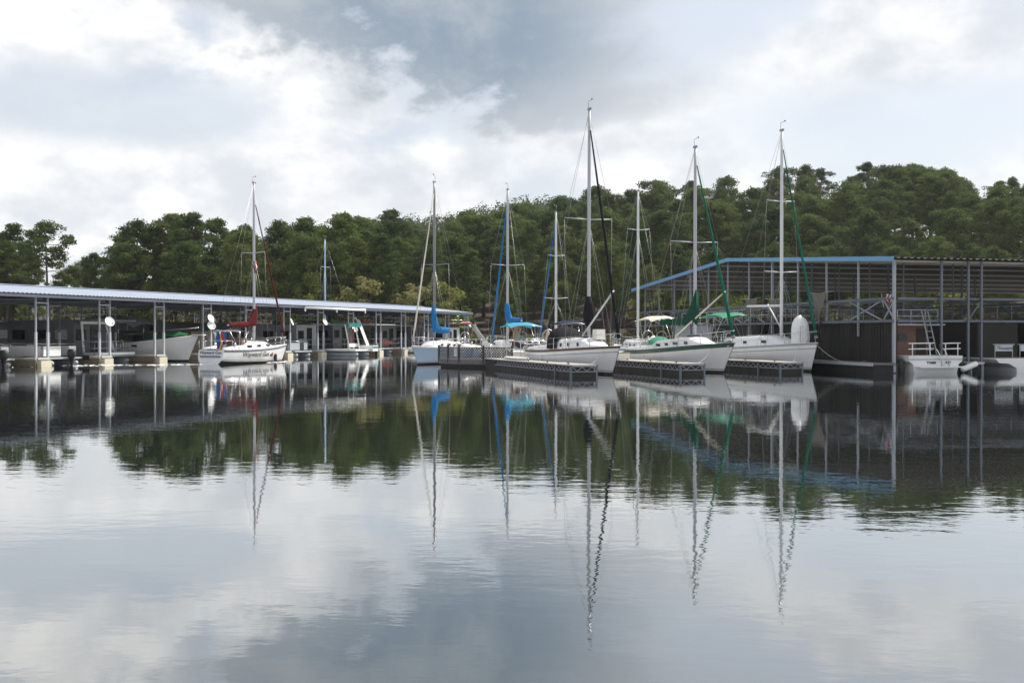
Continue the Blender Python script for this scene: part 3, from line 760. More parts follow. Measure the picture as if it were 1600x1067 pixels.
def platform():
    pts = [Vector(p) for p in ((-4.25, 57.9), (-2.98, 56.0), (0.05, 54.35), (1.35, 57.0), (-2.2, 60.4))]
    c = sum(pts, Vector((0, 0))) / 5
    root = empty('fenced_platform', (c.x, c.y, 0)); tag(root, 'dark wooden platform with lattice fence on the water', 'dock platform')
    L = [p - c for p in pts]
    # boards clipped to the polygon, running along the long front edge
    e = (L[2] - L[1]).normalized(); nrm = Vector((-e.y, e.x))
    def clip(v):     # extent along e of the polygon at offset v along nrm
        xs = []
        for p, q in zip(L, L[1:] + L[:1]):
            a, b = p.dot(nrm) - v, q.dot(nrm) - v
            if a * b < 0: xs.append((p + (q - p) * (a / (a - b))).dot(e))
        return (min(xs), max(xs)) if len(xs) >= 2 else None
    v0 = min(p.dot(nrm) for p in L); v1 = max(p.dot(nrm) for p in L); v = v0 + 0.12
    while v < v1 - 0.05:
        r = clip(v)
        if r and r[1] - r[0] > 0.2:
            m = e * ((r[0] + r[1]) / 2) + nrm * v
            mb = MB(); mb.box((m.x, m.y, 0.42), (r[1] - r[0], 0.20, 0.05), math.atan2(e.y, e.x)); mb.build('board', GREYWOOD, root)
        v += 0.22
    mb = MB(); mb.prism([(p.x * 0.96, p.y * 0.96) for p in L], -0.25, 0.20); mb.build('float', SKIRT, root)
    for p, q in zip(L, L[1:] + L[:1]):
        mb = MB(); mb.beam((p.x, p.y, 0.29), (q.x, q.y, 0.29), 0.07, 0.24); mb.build('rim_board', GREYWOOD, root)
    def panel(p, q):
        d = (q - p); ln = d.length; u = d / ln
        mb = MB(); z0, z1 = 0.52, 1.08; k = int(ln / 0.16) + 6
        for dirn, off in ((1, 0.012), (-1, -0.012)):
            n2 = Vector((-u.y, u.x)) * off
            for i in range(-6, k):
                a0 = i * 0.16; a1 = a0 + (z1 - z0)
                s0, s1 = max(0, a0), min(ln, a1)
                if s1 - s0 < 0.05: continue
                za, zb = z0 + (s0 - a0), z0 + (s1 - a0)
                if dirn < 0: za, zb = z1 - (s0 - a0), z1 - (s1 - a0)
                A = p + u * s0 + n2; B = p + u * s1 + n2
                mb.beam((A.x, A.y, za), (B.x, B.y, zb), 0.012, 0.034)
        pn = mb.build('lattice_panel', DARKWOOD, root); tag(pn, kind='stuff')
        for z in (0.50, 1.11):
            mb = MB(); mb.beam((p.x, p.y, z), (q.x, q.y, z), 0.07, 0.06); mb.build('fence_rail', GREYWOOD, root)
    posts = [L[0], L[0].lerp(L[1], 0.47), L[1], L[1].lerp(L[2], 0.46), L[2] - e * 0.06]
    for a, b in zip(posts, posts[1:]): panel(a, b)
    for p in posts:
        mb = MB(); mb.box((p.x, p.y, 0.74), (0.11, 0.11, 0.98)); mb.build('fence_post', DARKWOOD, root)
    p = posts[1].lerp(posts[2], 0.78); q = Vector((e.y, -e.x)) * 0.05 
    d = (posts[2] - posts[1]).normalized(); nn = Vector((d.y, -d.x)) * 0.06
    mb = MB(); mb.box((p.x + nn.x, p.y + nn.y, 0.83), (0.34, 0.02, 0.46), math.atan2(d.y, d.x)); mb.build('notice_board', SLEEVE, root)
platform()
# ------------------------------------------------------------------ sailboats
class Hull:
    """local frame: x forward (stem at the waterline = 0, stern = -L), y to port, z up, water at z = 0"""
    def __init__(s, L, B, fb, fs, stern=0.70, rake=0.75, flare=0.3):
        s.L, s.B, s.fb, s.fs, s.st, s.rake, s.flare = L, B, fb, fs, stern, rake, flare
    def b(s, t):
        if t < 0.45: k = s.st + (1 - s.st) * math.sin(math.pi / 2 * t / 0.45)
        else: k = 1 - ((t - 0.45) / 0.55) ** 2.3
        return max(0.015, s.B / 2 * k)
    def zs(s, t): return s.fs + (s.fb - s.fs) * t ** 1.7 - 0.05 * math.sin(math.pi * t)
    def sec(s, t):
        b = s.b(t); zs = s.zs(t); wl = b * (0.90 - s.flare * t ** 2.5); 
        lift = 0.12 * (1 - t) ** 6
        return [(b, zs), (b * 0.992, zs * 0.72 + 0.03), (b * 0.6 + wl * 0.4, zs * 0.42 + 0.05), (wl, 0.11 + lift), (wl * 0.86, -0.04 + lift), (wl * 0.45, -0.32 + lift), (0.0, -0.45 + lift)]
    def x(s, t, z):
        k = max(0.0, z) / s.fb
        return -s.L + s.L * t + s.rake * k * t ** 7 + 0.22 * (max(0, z) / s.fs) * (1 - t) ** 8
    def half(s, x, z):                     # half-breadth of the hull side at (x, z)
        t = max(0.0, min(1.0, (x + s.L) / s.L)); p = s.sec(t)
        for (ya, za), (yb, zb) in zip(p, p[1:]):
            if zb <= z <= za: return yb + (ya - yb) * (z - zb) / max(1e-6, za - zb)
        return p[0][0]
def spar_pts(a, b, n=6): a = Vector(a); b = Vector(b); return [a.lerp(b, i / n) for i in range(n + 1)]

def sailboat(label, bow, head, L, B, fb, fs, mast_h, mast_at=0.42, name='sailboat', group=None, hull=GEL, bottom=BOOT, stripe=None, stripe_w=0.09, cove=None,
             mastm=ALU, jib=None, jib_r=0.06, cover=None, cover_h=1.1, boom=True, boom_z=1.0, boom_len=0.36, cabin_h=0.42, cabin=(0.36, 0.80), ports=4, port='slot',
             spreaders=((0.55, 1.1),), dodger=None, bimini=None, stern=0.70, rake=0.75, whisker=None, fenders=(), deckm=DECK, jib_top=0.95, round_stern=False, lean=0.0, wires=True):
    root = empty(name, (bow[0], bow[1], 0), math.atan2(head[1], head[0]))
    tag(root, label, 'sailboat', group)
    H = Hull(L, B, fb, fs, stern, rake); n = 20; T = [i / n for i in range(n + 1)]
    def row(t, lo, hi):
        p = H.sec(t)[lo:hi + 1]
        P = [Vector((H.x(t, z), y, z)) for y, z in p]
        S = [Vector((H.x(t, z), -y, z)) for y, z in p]
        return P, S
    top = MB(); bot = MB()
    Ps = [row(t, 0, 3) for t in T]
    top.loft([p for p, _ in Ps]); top.loft([s[::-1] for _, s in Ps])
    hl = top.build('hull', hull, root)
    Ps = [row(t, 3, 6) for t in T]
    bot.loft([p for p, _ in Ps]); bot.loft([s[::-1] for _, s in Ps])
    bot.build('bottom', bottom, root)
    tr = MB(); p = row(0, 0, 6); ring = p[0] + p[1][::-1][1:]
    tr.add(ring, [tuple(range(len(ring)))]); trans = tr.build('transom', hull, root)
    dk = MB(); rows = []
    for t in T:
        b, z = H.b(t), H.zs(t); x = H.x(t, z)
        rows.append([(x, -b, z - 0.012), (x, -b * 0.5, z + 0.035), (x, 0, z + 0.05), (x, b * 0.5, z + 0.035), (x, b, z - 0.012)])
    dk.loft(rows); dk.build('deck', deckm, root)
    for sg in (-1, 1):
        mb = MB(); mb.tube([(H.x(t, H.zs(t)), sg * (H.b(t) + 0.004), H.zs(t)) for t in T], 0.03, 5); mb.build('toe_rail', BROWNST if stripe is BROWNST else (stripe or GREYP), root)
        for st, z0, w in ((stripe, 0.03, stripe_w), (cove, 0.24, 0.035), (SCUM, None, 0.05)):
            if not st: continue
            mb = MB(); rws = []
            for t in T:
                zt = H.zs(t) if z0 is not None else 0.20 + 0.11 * (1 - t) ** 6
                rr = []
                for zz in (zt - (z0 or 0), zt - (z0 or 0) - w):
                    rr.append((H.x(t, zz), sg * (H.half(-L + L * t, zz) + 0.008), zz))
                rws.append(rr if sg < 0 else rr[::-1])
            mb.loft(rws); mb.build('stripe', st, root)
    # coachroof
    t0, t1 = cabin; rows = []; m = 12
    def cab(t):
        u = (t - t0) / (t1 - t0); h = cabin_h * min(1.0, (1 - u) * 2.6 + 0.12) * (1.0 if u > 0.03 else 0.98)
        w = min(H.b(t) * 0.66, B * 0.31) * (1 - 0.12 * u); return w, h
    for i in range(m + 1):
        t = t0 + (t1 - t0) * i / m; w, h = cab(t); x = -L + L * t; zd = H.zs(t) + 0.02
        rows.append([(x, -w, zd - 0.03), (x, -w * 0.93, zd + h * 0.8), (x, -w * 0.78, zd + h), (x, 0, zd + h + 0.06), (x, w * 0.78, zd + h), (x, w * 0.93, zd + h * 0.8), (x, w, zd - 0.03)])
    cb = MB(); cb.loft(rows, cap=True); cabo = cb.build('cabin', deckm if hull is GELC else GEL, root)
    for i in range(ports):
        t = t0 + (t1 - t0) * (0.10 + 0.62 * i / max(1, ports - 1)); w, h = cab(t); x = -L + L * t; zd = H.zs(t) + 0.02
        for sg in (-1, 1):
            mb = MB(); zc = zd + h * 0.47; yc = sg * (w * 0.965 + 0.012)
            if port == 'round':
                mb.tube([(x, yc - sg * 0.02, zc), (x, yc + sg * 0.02, zc)], 0.10, 12)
            else: mb.box((x, yc, zc), (0.42 if i % 2 == 0 else 0.30, 0.035, 0.13), rot=Matrix.Rotation(sg * -0.09, 3, 'X'))
            mb.build('window', GLASS, cabo)
    xm = -L * mast_at; tm = 1 - mast_at; zc = H.zs(tm) + (cab(tm)[1] if t0 < tm < t1 else 0)
    for tx in (t0 + (t1 - t0) * 0.62, t0 + (t1 - t0) * 0.30):
        w, h = cab(tx); mb = MB(); mb.box((-L + L * tx, 0, H.zs(tx) + h + 0.10), (0.5, 0.5, 0.05)); mb.build('hatch', GLASS if tx > 0.6 else GELC, cabo)
    # cockpit: coamings, shade sheet for the well, companionway, helm
    xa, xb = -L + 0.35, -L + L * t0 - 0.02; zc0 = H.fs + 0.02; wc = B * 0.30
    for sg in (-1, 1):
        mb = MB(); mb.loft([[(x, sg * (wc + 0.10), zc0), (x, sg * wc, zc0 + hh), (x, sg * (wc - 0.08), zc0 + hh), (x, sg * (wc - 0.12), zc0)] for x, hh in ((xa, 0.14), ((xa + xb) / 2, 0.24), (xb, 0.30))], cap=True)
        mb.build('coaming', GEL, root)
        mb = MB(); mb.tube([((xa + xb) / 2, sg * (wc + 0.02), zc0 + 0.22), ((xa + xb) / 2, sg * (wc + 0.02), zc0 + 0.40)], [0.07, 0.055], 8); mb.build('winch', STEEL, root)
    mb = MB(); mb.box(((xa + xb) / 2, 0, zc0 + 0.06), (xb - xa - 0.1, wc * 1.5, 0.03)); mb.build('cockpit_shade_sheet', GREYP, root)  # darker sheet laid on the deck, its tone painting a sunken well's shade
    mb = MB(); w, h = cab(t0 + 0.001); mb.box((xb - 0.03, 0, zc0 + h * 0.55), (0.05, 0.62, h * 0.95)); mb.build('companionway', TEAK, root)
    mb = MB(); xw = xa + 0.7; mb.tube([(xw, 0.34 * math.cos(k * math.pi / 8), zc0 + 0.72 + 0.34 * math.sin(k * math.pi / 8)) for k in range(17)], 0.018, 5); mb.tube([(xw, 0, zc0), (xw + 0.05, 0, zc0 + 0.75)], 0.06, 6)
    mb.build('wheel', STEEL, root)
    # mast and rig
    ztop = mast_h; lean = Vector((-lean, 0, 0))
    mb = MB(); base = Vector((xm, 0, zc + 0.02)); tip = Vector((xm, 0, ztop)) + lean
    mb.tube(spar_pts(base, tip, 8), [0.085] * 6 + [0.080, 0.072, 0.062], 9); mast = mb.build('mast', mastm, root)
    mb = MB(); mb.box(tip + Vector((0, 0, 0.03)), (0.30, 0.09, 0.10)); mb.tube([tip + Vector((-0.1, 0, 0)), tip + Vector((-0.1, 0, 0.45))], 0.012, 4)
    mb.tube([tip + Vector((-0.1, 0, 0.42)), tip + Vector((0.22, 0.05, 0.46))], 0.012, 4); mb.ball(tip + Vector((0.22, 0.05, 0.48)), 0.045, 6, 4); mb.build('masthead', ALUD, mast)
    bowp = Vector((H.x(1, fb) - 0.12, 0, fb + 0.05)); sternp = Vector((-L + 0.12, 0, H.fs + 0.05))
    def mp(f): return base.lerp(tip, f)
    jt = mp(jib_top)
    if jib:
        a = bowp + Vector((0, 0, 0.25)); mb = MB(); k = 10; pts = spar_pts(a, jt - (jt - a).normalized() * 0.5, k)
        mb.tube(pts, [jib_r * (1.0 - 0.62 * (i / k) ** 1.4) for i in range(k + 1)], 7); mb.build('furled_jib', jib, root)
        mb = MB(); mb.tube([a - Vector((0, 0, 0.08)), a + Vector((0, 0, 0.06))], 0.09, 8); mb.build('furling_drum', ALUD, root)
    def wire(nm, a, b, r=0.008):
        mb = MB(); mb.tube([a, b], r, 4); mb.build(nm, WIRE, root)
    wire('forestay', bowp, jt); wire('backstay', sternp, tip)
    chain = lambda sg, dx: Vector((xm + dx, sg * (H.b(tm) - 0.05), H.zs(tm)))
    for f, half in spreaders:
        for sg in (-1, 1):
            mb = MB(); p = mp(f); mb.tube([p, p + Vector((-0.08, sg * half, 0.06))], [0.035, 0.022], 6); mb.build('spreader', mastm, mast)
    for sg in (-1, 1):
        f, half = spreaders[-1]; sp = mp(f) + Vector((-0.08, sg * half, 0.06))
        wire('shroud', chain(sg, -0.05), sp); wire('shroud', sp, mp(0.985))
        wire('shroud', chain(sg, -0.45), mp(spreaders[0][0] - 0.01)); wire('shroud', chain(sg, 0.35), mp(spreaders[0][0] - 0.01))
    zb = zc + boom_z
    if boom:
        bl = L * boom_len; be = Vector((xm - bl, 0, zb + 0.05))
        mb = MB(); mb.tube([Vector((xm - 0.08, 0, zb)), be], 0.06, 8); mb.build('boom', mastm, root)
        wire('topping_lift', be, tip, 0.006)
        wire('mainsheet', be + Vector((0.3, 0, 0)), Vector((xm - bl + 0.4, 0, H.fs + 0.3)), 0.015)
        if cover:
            mb = MB(); rows = []; k = 26; rng = random.Random(int(L * 100))
            for i in range(k + 1):
                u = i / k; x = xm + 0.14 - (bl - 0.1 + 0.14) * u
                hh = 0.24 + (cover_h - 0.24) * max(0, 1 - u * 3.2) ** 1.3 + 0.12 * (1 - u); ww = 0.17 - 0.07 * u + 0.015 * math.sin(i * 2.1)
                sag = -0.10 - 0.05 * math.sin(i * 1.7)
                rows.append([(x + rng.uniform(-.03, .03), (ww + rng.uniform(-.025, .03)) * math.cos(a) * (0.75 + 0.25 * math.cos(a) ** 2), zb + rng.uniform(-.025, .025) + (hh * (math.sin(a) + 1) / 2) + sag * (1 - (math.sin(a) + 1) / 2)) for a in [2 * math.pi * j / 10 for j in range(10)]])
            mb.loft(rows, closed=True, cap=True); mb.build('sail_cover', cover, root)
    # rails and lifelines
    def rail(nm, pts, r=0.016): mb = MB(); mb.tube(pts, r, 5); mb.build(nm, STEEL, root)
    zf = fb + 0.58; tb = 0.86
    A = [Vector((H.x(tb, fb), sg * H.b(tb) * 0.95, H.zs(tb) + 0.56)) for sg in (1, -1)]; tipb = Vector((H.x(1, fb) - 0.02, 0, zf))
    rail('pulpit', [A[0], (A[0] + tipb) / 2 + Vector((0.1, 0.12, 0)), tipb, (A[1] + tipb) / 2 + Vector((0.1, -0.12, 0)), A[1]])
    for q in A: rail('pulpit_leg', [q, q - Vector((0, 0, 0.56))])
    for sg in (1, -1): rail('pulpit_leg', [(A[0] if sg > 0 else A[1]).lerp(tipb, 0.7), Vector((H.x(0.96, fb), sg * H.b(0.96), H.zs(0.96)))])
    S = [Vector((-L + 0.9, sg * H.b(0.1) * 0.97, H.fs + 0.58)) for sg in (1, -1)]; Q = [Vector((-L + 0.12, sg * H.b(0.0) * 0.9, H.fs + 0.60)) for sg in (1, -1)]
    rail('pushpit', [S[0], Q[0], Q[1], S[1]])
    for q in S + Q: rail('pushpit_leg', [q, q - Vector((0, 0, 0.58))])
    for sg, i in ((1, 0), (-1, 1)):
        line = [S[i]]
        for t in (0.26, 0.42, 0.58, 0.73):
            b = Vector((-L + L * t, sg * H.b(t) * 0.965, H.zs(t))); line.append(b + Vector((0, 0, 0.58))); rail('stanchion', [b, b + Vector((0, 0, 0.59))], 0.013)
        line.append(A[i])
        for dz in (0, -0.28):
            mb = MB(); mb.tube([p + Vector((0, 0, dz)) for p in line], 0.007, 4); mb.build('lifeline', WIRE, root)
    if dodger:
        mb = MB(); x0 = -L + L * t0 - 0.35; wd = B * 0.33; rows = []
        for i in range(6):
            u = i / 5; x = x0 + 1.25 * u; h = cabin_h + 0.62 * math.cos(u * 1.45) ** 0.7 
            rows.append([(x, wd * math.cos(a) * (1.0), H.zs(t0) + 0.1 + h * math.sin(a) ** 0.6) for a in [math.pi * j / 10 for j in range(11)]])
        mb.loft(rows); mb.build('dodger', dodger, root)
    if bimini:
        cm, bx0, bx1, bz = bimini
        mb = MB(); rows = []
        for i in range(7):
            u = i / 6; x = -L + bx0 + (bx1 - bx0) * u
            rows.append([(x, B * 0.36 * v, H.fs + bz + 0.10 * math.sin(math.pi * u) + 0.16 * (1 - v * v) - 0.10 * abs(2 * u - 1) ** 3 + 0.02 * math.sin(9 * u + 5 * v)) for v in [-1 + j / 4 for j in range(9)]])
        mb.loft(rows); mb.build('bimini', cm, root)
        xc = -L + (bx0 + bx1) / 2
        for dx in (-1, -0.33, 0.33, 1):
            x = xc + dx * (bx1 - bx0) / 2
            rail('bimini_bow', [(xc, B * 0.36, H.fs + 0.1), (x, B * 0.355, H.fs + bz - 0.03), (x, 0, H.fs + bz + 0.10), (x, -B * 0.355, H.fs + bz - 0.03), (xc, -B * 0.36, H.fs + 0.1)], 0.014)
    for (x, sg, mt) in fenders:
        y = sg * (H.half(x, 0.35) + 0.11); mb = MB()
        mb.tube([(x, y, 0.10), (x, y, 0.15), (x, y, 0.5), (x, y, 0.56)], [0.04, 0.11, 0.11, 0.04], 9); f = mb.build('fender', mt, root)
        mb = MB(); mb.tube([(x, y, 0.55), (x, sg * H.b((x + L) / L), H.zs((x + L) / L) + 0.3)], 0.01, 4); mb.build('lanyard', ROPE, f)
    return root, H, rail
def hull_text(root, H, txt, x0, z0, size, mat, side=-1, shear=0.28, bold=0.006):
    me = text_mesh(txt, size, shear, 0, bold); me.materials.clear(); me.materials.append(mat)
    for v in me.vertices:
        x, z = x0 + v.co.x, z0 + v.co.y
        v.co = (x, side * (H.half(x, z) + 0.012), z)
    o = bpy.data.objects.new('boat_name', me); COL.objects.link(o); o.parent = root; return o
def flat_text(txt, size, mat, M, parent, shear=0.0, bold=0.004, name='lettering'):
    me = text_mesh(txt, size, shear, 0, bold); me.materials.clear(); me.materials.append(mat)
    o = bpy.data.objects.new(name, me); COL.objects.link(o); o.parent = parent; o.matrix_local = M; return o

# the sloop under way
r, H, rail = sailboat('white sloop under way with maroon sail cover and its name on the hull', (-15.75, 68.0), (0.42, 0.907), 7.1, 2.6, 1.12, 0.86, 11.75, 0.40,
    stripe=GREYST, stripe_w=0.10, mastm=ALU, jib=C_MAROON, jib_r=0.075, cover=C_MAROON, cover_h=1.45, boom_z=1.05, cabin_h=0.40, ports=3, spreaders=((0.56, 0.95),), stern=0.78, rake=0.55, fenders=((-1.9, -1, RUBBER),), jib_top=0.91)
r0, H0 = r, H
hull_text(r, H, 'Wayward Gun', -5.45, 0.42, 0.44, INK)
mb = MB(); xe, ze = -2.5, 0.56
mb.tube([(xe, -(H.half(xe, ze) + 0.005), ze), (xe, -(H.half(xe, ze) + 0.014), ze)], 0.17, 14); em = mb.build('round_emblem', INK, r)
mb = MB(); mb.tube([(xe, -(H.half(xe, ze) + 0.015), ze), (xe, -(H.half(xe, ze) + 0.018), ze)], 0.12, 12); mb.build('emblem_centre', REDP, em)
Mt = Matrix.Translation((-7.1 + 0.15, 0.90, 0.62)) @ Matrix(((0, 0, -1, 0), (-1, 0, 0, 0), (0, 1, 0, 0), (0, 0, 0, 1)))
flat_text('Wayward Gun', 0.29, INKP, Mt, r, 0.25, name='transom_name')
mb = MB(); mb.box((-7.015, 0, 0.47), (0.02, 1.62, 0.13)); mb.build('transom_band', GREYST, r)
# open frame of tubes over the cockpit and the brown companionway canvas
for xx in (-6.3, -5.4, -4.6):
    rail('bimini_bow', [(-5.5, 1.0, 0.9), (xx, 0.98, 2.0), (xx, 0, 2.12), (xx, -0.98, 2.0), (-5.5, -1.0, 0.9)], 0.017)
mb = MB(); mb.box((-4.55, 0, 1.3), (0.55, 1.1, 0.62)); mb.build('companionway_cover', TEAK, r)
# folded colourful flag on the stern rail, small striped flag on the shroud
def cloth_flag(name, label, loc, w, h, cols, seed, horizontal=False):
    root = empty(name, loc, random.Random(seed).uniform(-0.4, 0.4)); rng = random.Random(seed); k = len(cols)
    for c in range(k):
        rows = []
        for j in range(9):
            v = j / 8; rr = []
            for i in range(4):
                u = (c + i / 3) / k
                rr.append((w * (u - 0.5) * (1 - 0.5 * v) + 0.05 * math.sin(9 * v + 4 * u), 0.10 * math.sin(14 * u + 3 * v), -h * v * (0.85 + 0.15 * u)))
            rows.append(rr)
        if horizontal: rows = [[(p[0], p[1], p[2]) for p in rr] for rr in rows]
        mb = MB(); mb.loft(rows); mb.build('panel', cols[c], root)
    tag(root, label, 'flag'); return root
F_BLUE = mk('flag_blue', (0.02, 0.10, 0.32), 0.8); F_RED = mk('flag_red', (0.36, 0.02, 0.03), 0.8); F_YEL = mk('flag_orange', (0.75, 0.33, 0.02), 0.8); F_WHT = mk('flag_white', (0.75, 0.75, 0.76), 0.8); F_PUR = mk('flag_purple', (0.09, 0.02, 0.18), 0.8)
Mr = r.matrix_basis
def onboat(root, p): return Matrix.Rotation(root.rotation_euler.z, 4, 'Z') @ Vector(p) + Vector(root.location)
fl = cloth_flag('stern_flag', 'blue flag with orange and purple folds draped over the sloop stern rail', onboat(r, (-6.75, -0.55, 1.98)), 0.95, 1.15, [F_WHT, F_BLUE, F_BLUE, F_PUR, F_YEL, F_RED, F_BLUE], 3)
mb = MB(); mb.tube([(0, 0, 0.05), (0.06, 0, -1.2)], 0.014, 5); mb.build('staff', STEEL, fl)
cloth_flag('small_flag', 'small red and white striped flag hanging from the sloop rigging', onboat(r, (-3.4, -0.55, 6.6)), 0.34, 0.85, [F_BLUE, F_RED, F_WHT, F_RED, F_WHT, F_RED], 5)

# three sailboats moored bow-out on the open fingers
HD = (0.325, -0.946)
rA, HA, railA = sailboat('white sailboat with black dodger and tall mast beside the first finger dock', (4.62, 45.9), HD, 9.2, 3.0, 1.32, 1.02, 12.75, 0.295, cabin=(0.40, 0.86), stripe=BROWNST, stripe_w=0.06, cove=GREYST,
    mastm=ALU, jib=C_BLACK, jib_r=0.085, cover=None, boom=False, cabin_h=0.50, ports=4, port='round', spreaders=((0.52, 1.25),), dodger=C_BLACK, rake=0.85, fenders=((-6.8, 1, RUBBER), (-7.6, -1, RUBBER), (-5.2, -1, RUBBER)), lean=-0.05)
# whisker pole slanting up from the deck to the jib, mast boot
mb = MB(); mb.tube([(-3.3, -0.1, 1.75), (0.15, 0, 3.85)], 0.045, 7); mb.build('whisker_pole', ALUW, rA)
mb = MB(); mb.loft([[(-2.71 + w * math.cos(a), w * 1.2 * math.sin(a), z) for a in [k * math.pi / 5 for k in range(10)]] for z, w in ((2.2, 0.10), (2.45, 0.20), (2.85, 0.25), (3.2, 0.20), (3.7, 0.10))], closed=True, cap=True); mb.build('mast_sail_bag', C_BLACK, rA)
mb = MB(); mb.box((-2.3, 0.35, 1.85), (0.5, 0.45, 0.5)); mb.build('deck_box', GELC, rA)
rB, HB, railB = sailboat('white sailboat with dark green stripe and green sail cover on the second finger', (10.15, 47.9), HD, 9.0, 3.0, 1.45, 0.98, 11.3, 0.30, cabin=(0.40, 0.86), stripe=GREENST, stripe_w=0.16,
    mastm=ALU, jib=C_JGREEN, jib_r=0.085, cover=C_GREEN, cover_h=1.6, boom_z=0.75, boom_len=0.42, cabin_h=0.48, ports=4, spreaders=((0.50, 1.35),), rake=1.05, deckm=GELC, fenders=((-5.5, -1, GEL),))
mb = MB(); mb.tube([(-4.6, -0.1, 1.75), (0.2, 0.0, 3.9)], 0.04, 7); mb.build('whisker_pole', C_OFF, rB)
mb = MB(); mb.loft([[(-6.6 + 0.5 * u, 0.75 * math.cos(a), 1.2 + (0.55 * math.sin(a)) * (1 - u * 0.3)) for a in [math.pi * j / 8 for j in range(9)]] for u in (0, 0.4, 0.8, 1.2)]); mb.build('cockpit_hood', C_JADE, rB)
mb = MB(); mb.tube([(0.1, 0, 1.42), (0.75, 0, 1.52)], 0.09, 6); mb.box((0.7, 0, 1.5), (0.25, 0.12, 0.14)); mb.build('anchor', ALUD, rB)
mb = MB(); mb.tube([(-7.7, 0.2, 0.98), (-7.7, 0.2, 1.55)], 0.16, 8); mb.loft([[(-7.7 + rr * math.cos(a), 0.2 + rr * math.sin(a), z) for a in [k * math.pi / 5 for k in range(10)]] for z, rr in ((1.55, 0.32), (1.78, 0.05))], closed=True); mb.build('binnacle_cover', GELC, rB)
rC, HC, railC = sailboat('white sailboat with thin dark cove line and dinghy stowed upright on its foredeck', (14.95, 49.8), HD, 9.6, 3.2, 1.42, 1.10, 12.5, 0.265, stripe=GREYP, stripe_w=0.05, cove=GREYST,
    mastm=ALUW, jib=C_JGREEN, jib_r=0.07, cover=None, boom=True, boom_z=1.75, boom_len=0.34, cabin_h=0.55, cabin=(0.30, 0.84), ports=3, spreaders=((0.32, 1.0), (0.66, 0.85)), rake=0.55, stern=0.85, bimini=(C_JADE, 0.3, 3.2, 1.75))
mb = MB(); mb.tube([(-2.6, 0, 2.2), (-3.8, 0, 3.45)], 0.04, 6); mb.build('boom_vang', ALUW, rC)
mb = MB(); rows = []
for i in range(9):
    u = i / 8; z = 1.40 + 1.42 * u; w = 0.50 * math.sqrt(max(0.02, 1 - max(0, (u - 0.35) / 0.65) ** 2.4)); dpt = 0.42 * math.sqrt(max(0.02, 1 - max(0, (u - 0.5) / 0.5) ** 2))
    rows.append([(-0.95 + dpt * math.cos(a), w * math.sin(a), z) for a in [math.pi * (-0.5 + j / 10) for j in range(11)]])
mb.loft(rows); dg = thing_of('dinghy', GEL, mb, 'small white dinghy stowed upright on the foredeck of a sailboat', 'dinghy', None, rC.location, rC.rotation_euler.z)
for k in range(4):
    mb = MB(); mb.tube([(-1.75 + 0.43 * math.cos(a), 0.62 * math.sin(a) , 1.44 + 0.0) if False else (-0.535 - 0.02 * k, (-0.24 + 0.16 * k), z) for a, z in ((0, 1.45), (0, 1.9), (0, 2.3))], 0.02, 5); s = mb.build('strake', GREYP, dg)
# boats on the far side of the walkway and off the platform
sailboat('white sailboat with cream bimini and lone white mast behind the second finger', at(966, 66.5)[:2], (-0.25, 0.968), 8.4, 2.8, 1.15, 0.95, 10.9, 0.42, stripe=BLUEHULL, stripe_w=0.2, mastm=ALUW, jib=C_GREEN, jib_r=0.05, boom=False, cabin_h=0.45, port='round',
    spreaders=((0.74, 0.75), (0.40, 0.0)) if False else ((0.74, 0.75),), bimini=(C_CREAM, 0.2, 2.9, 1.75))
rE, HE, _ = sailboat('sailboat with bright blue sail cover and turquoise bimini behind the lattice fence', at(772, 70.5)[:2], (-0.25, 0.968), 8.6, 2.9, 1.15, 0.95, 11.5, 0.45, mastm=ALU, jib=C_BLUE, jib_r=0.09, cover=C_BLUE, cover_h=1.5, boom_z=1.25, boom_len=0.42, cabin_h=0.42,
    spreaders=((0.50, 1.15),), bimini=(C_TURQ, -0.1, 2.6, 1.40))
sailboat('sailboat with slim white mast and navy bimini behind the folded umbrella', at(846, 72.5)[:2], (-0.25, 0.968), 8.0, 2.7, 1.1, 0.9, 10.3, 0.45, mastm=ALUW, jib=C_BLUE, jib_r=0.075, boom=False, cabin_h=0.42, spreaders=((0.33, 0.85), (0.66, 0.6)), bimini=(C_NAVY, -0.1, 2.5, 1.6))
rF, HF, _ = sailboat('pale blue sailboat with bright blue sail cover and white furled jib', (-5.75, 60.6), (-0.36, -0.933), 8.2, 2.8, 1.12, 0.92, 11.4, 0.29, cabin=(0.42, 0.86), hull=BLUEHULL, stripe=GEL, stripe_w=0.05, mastm=ALUD, jib=C_OFF, jib_r=0.06, cover=C_BLUE, cover_h=1.6, boom_z=0.62, boom_len=0.28,
    cabin_h=0.42, spreaders=((0.48, 0.95),), dodger=None, deckm=GELC)
sailboat('sailboat with a pale blue mast rising behind the long roof', at(466, 112)[:2], (-0.9, 0.4), 8.0, 2.7, 1.1, 0.9, 12.3, 0.45, mastm=BLUEHULL, jib=None, boom=False, spreaders=((0.72, 0.9),))
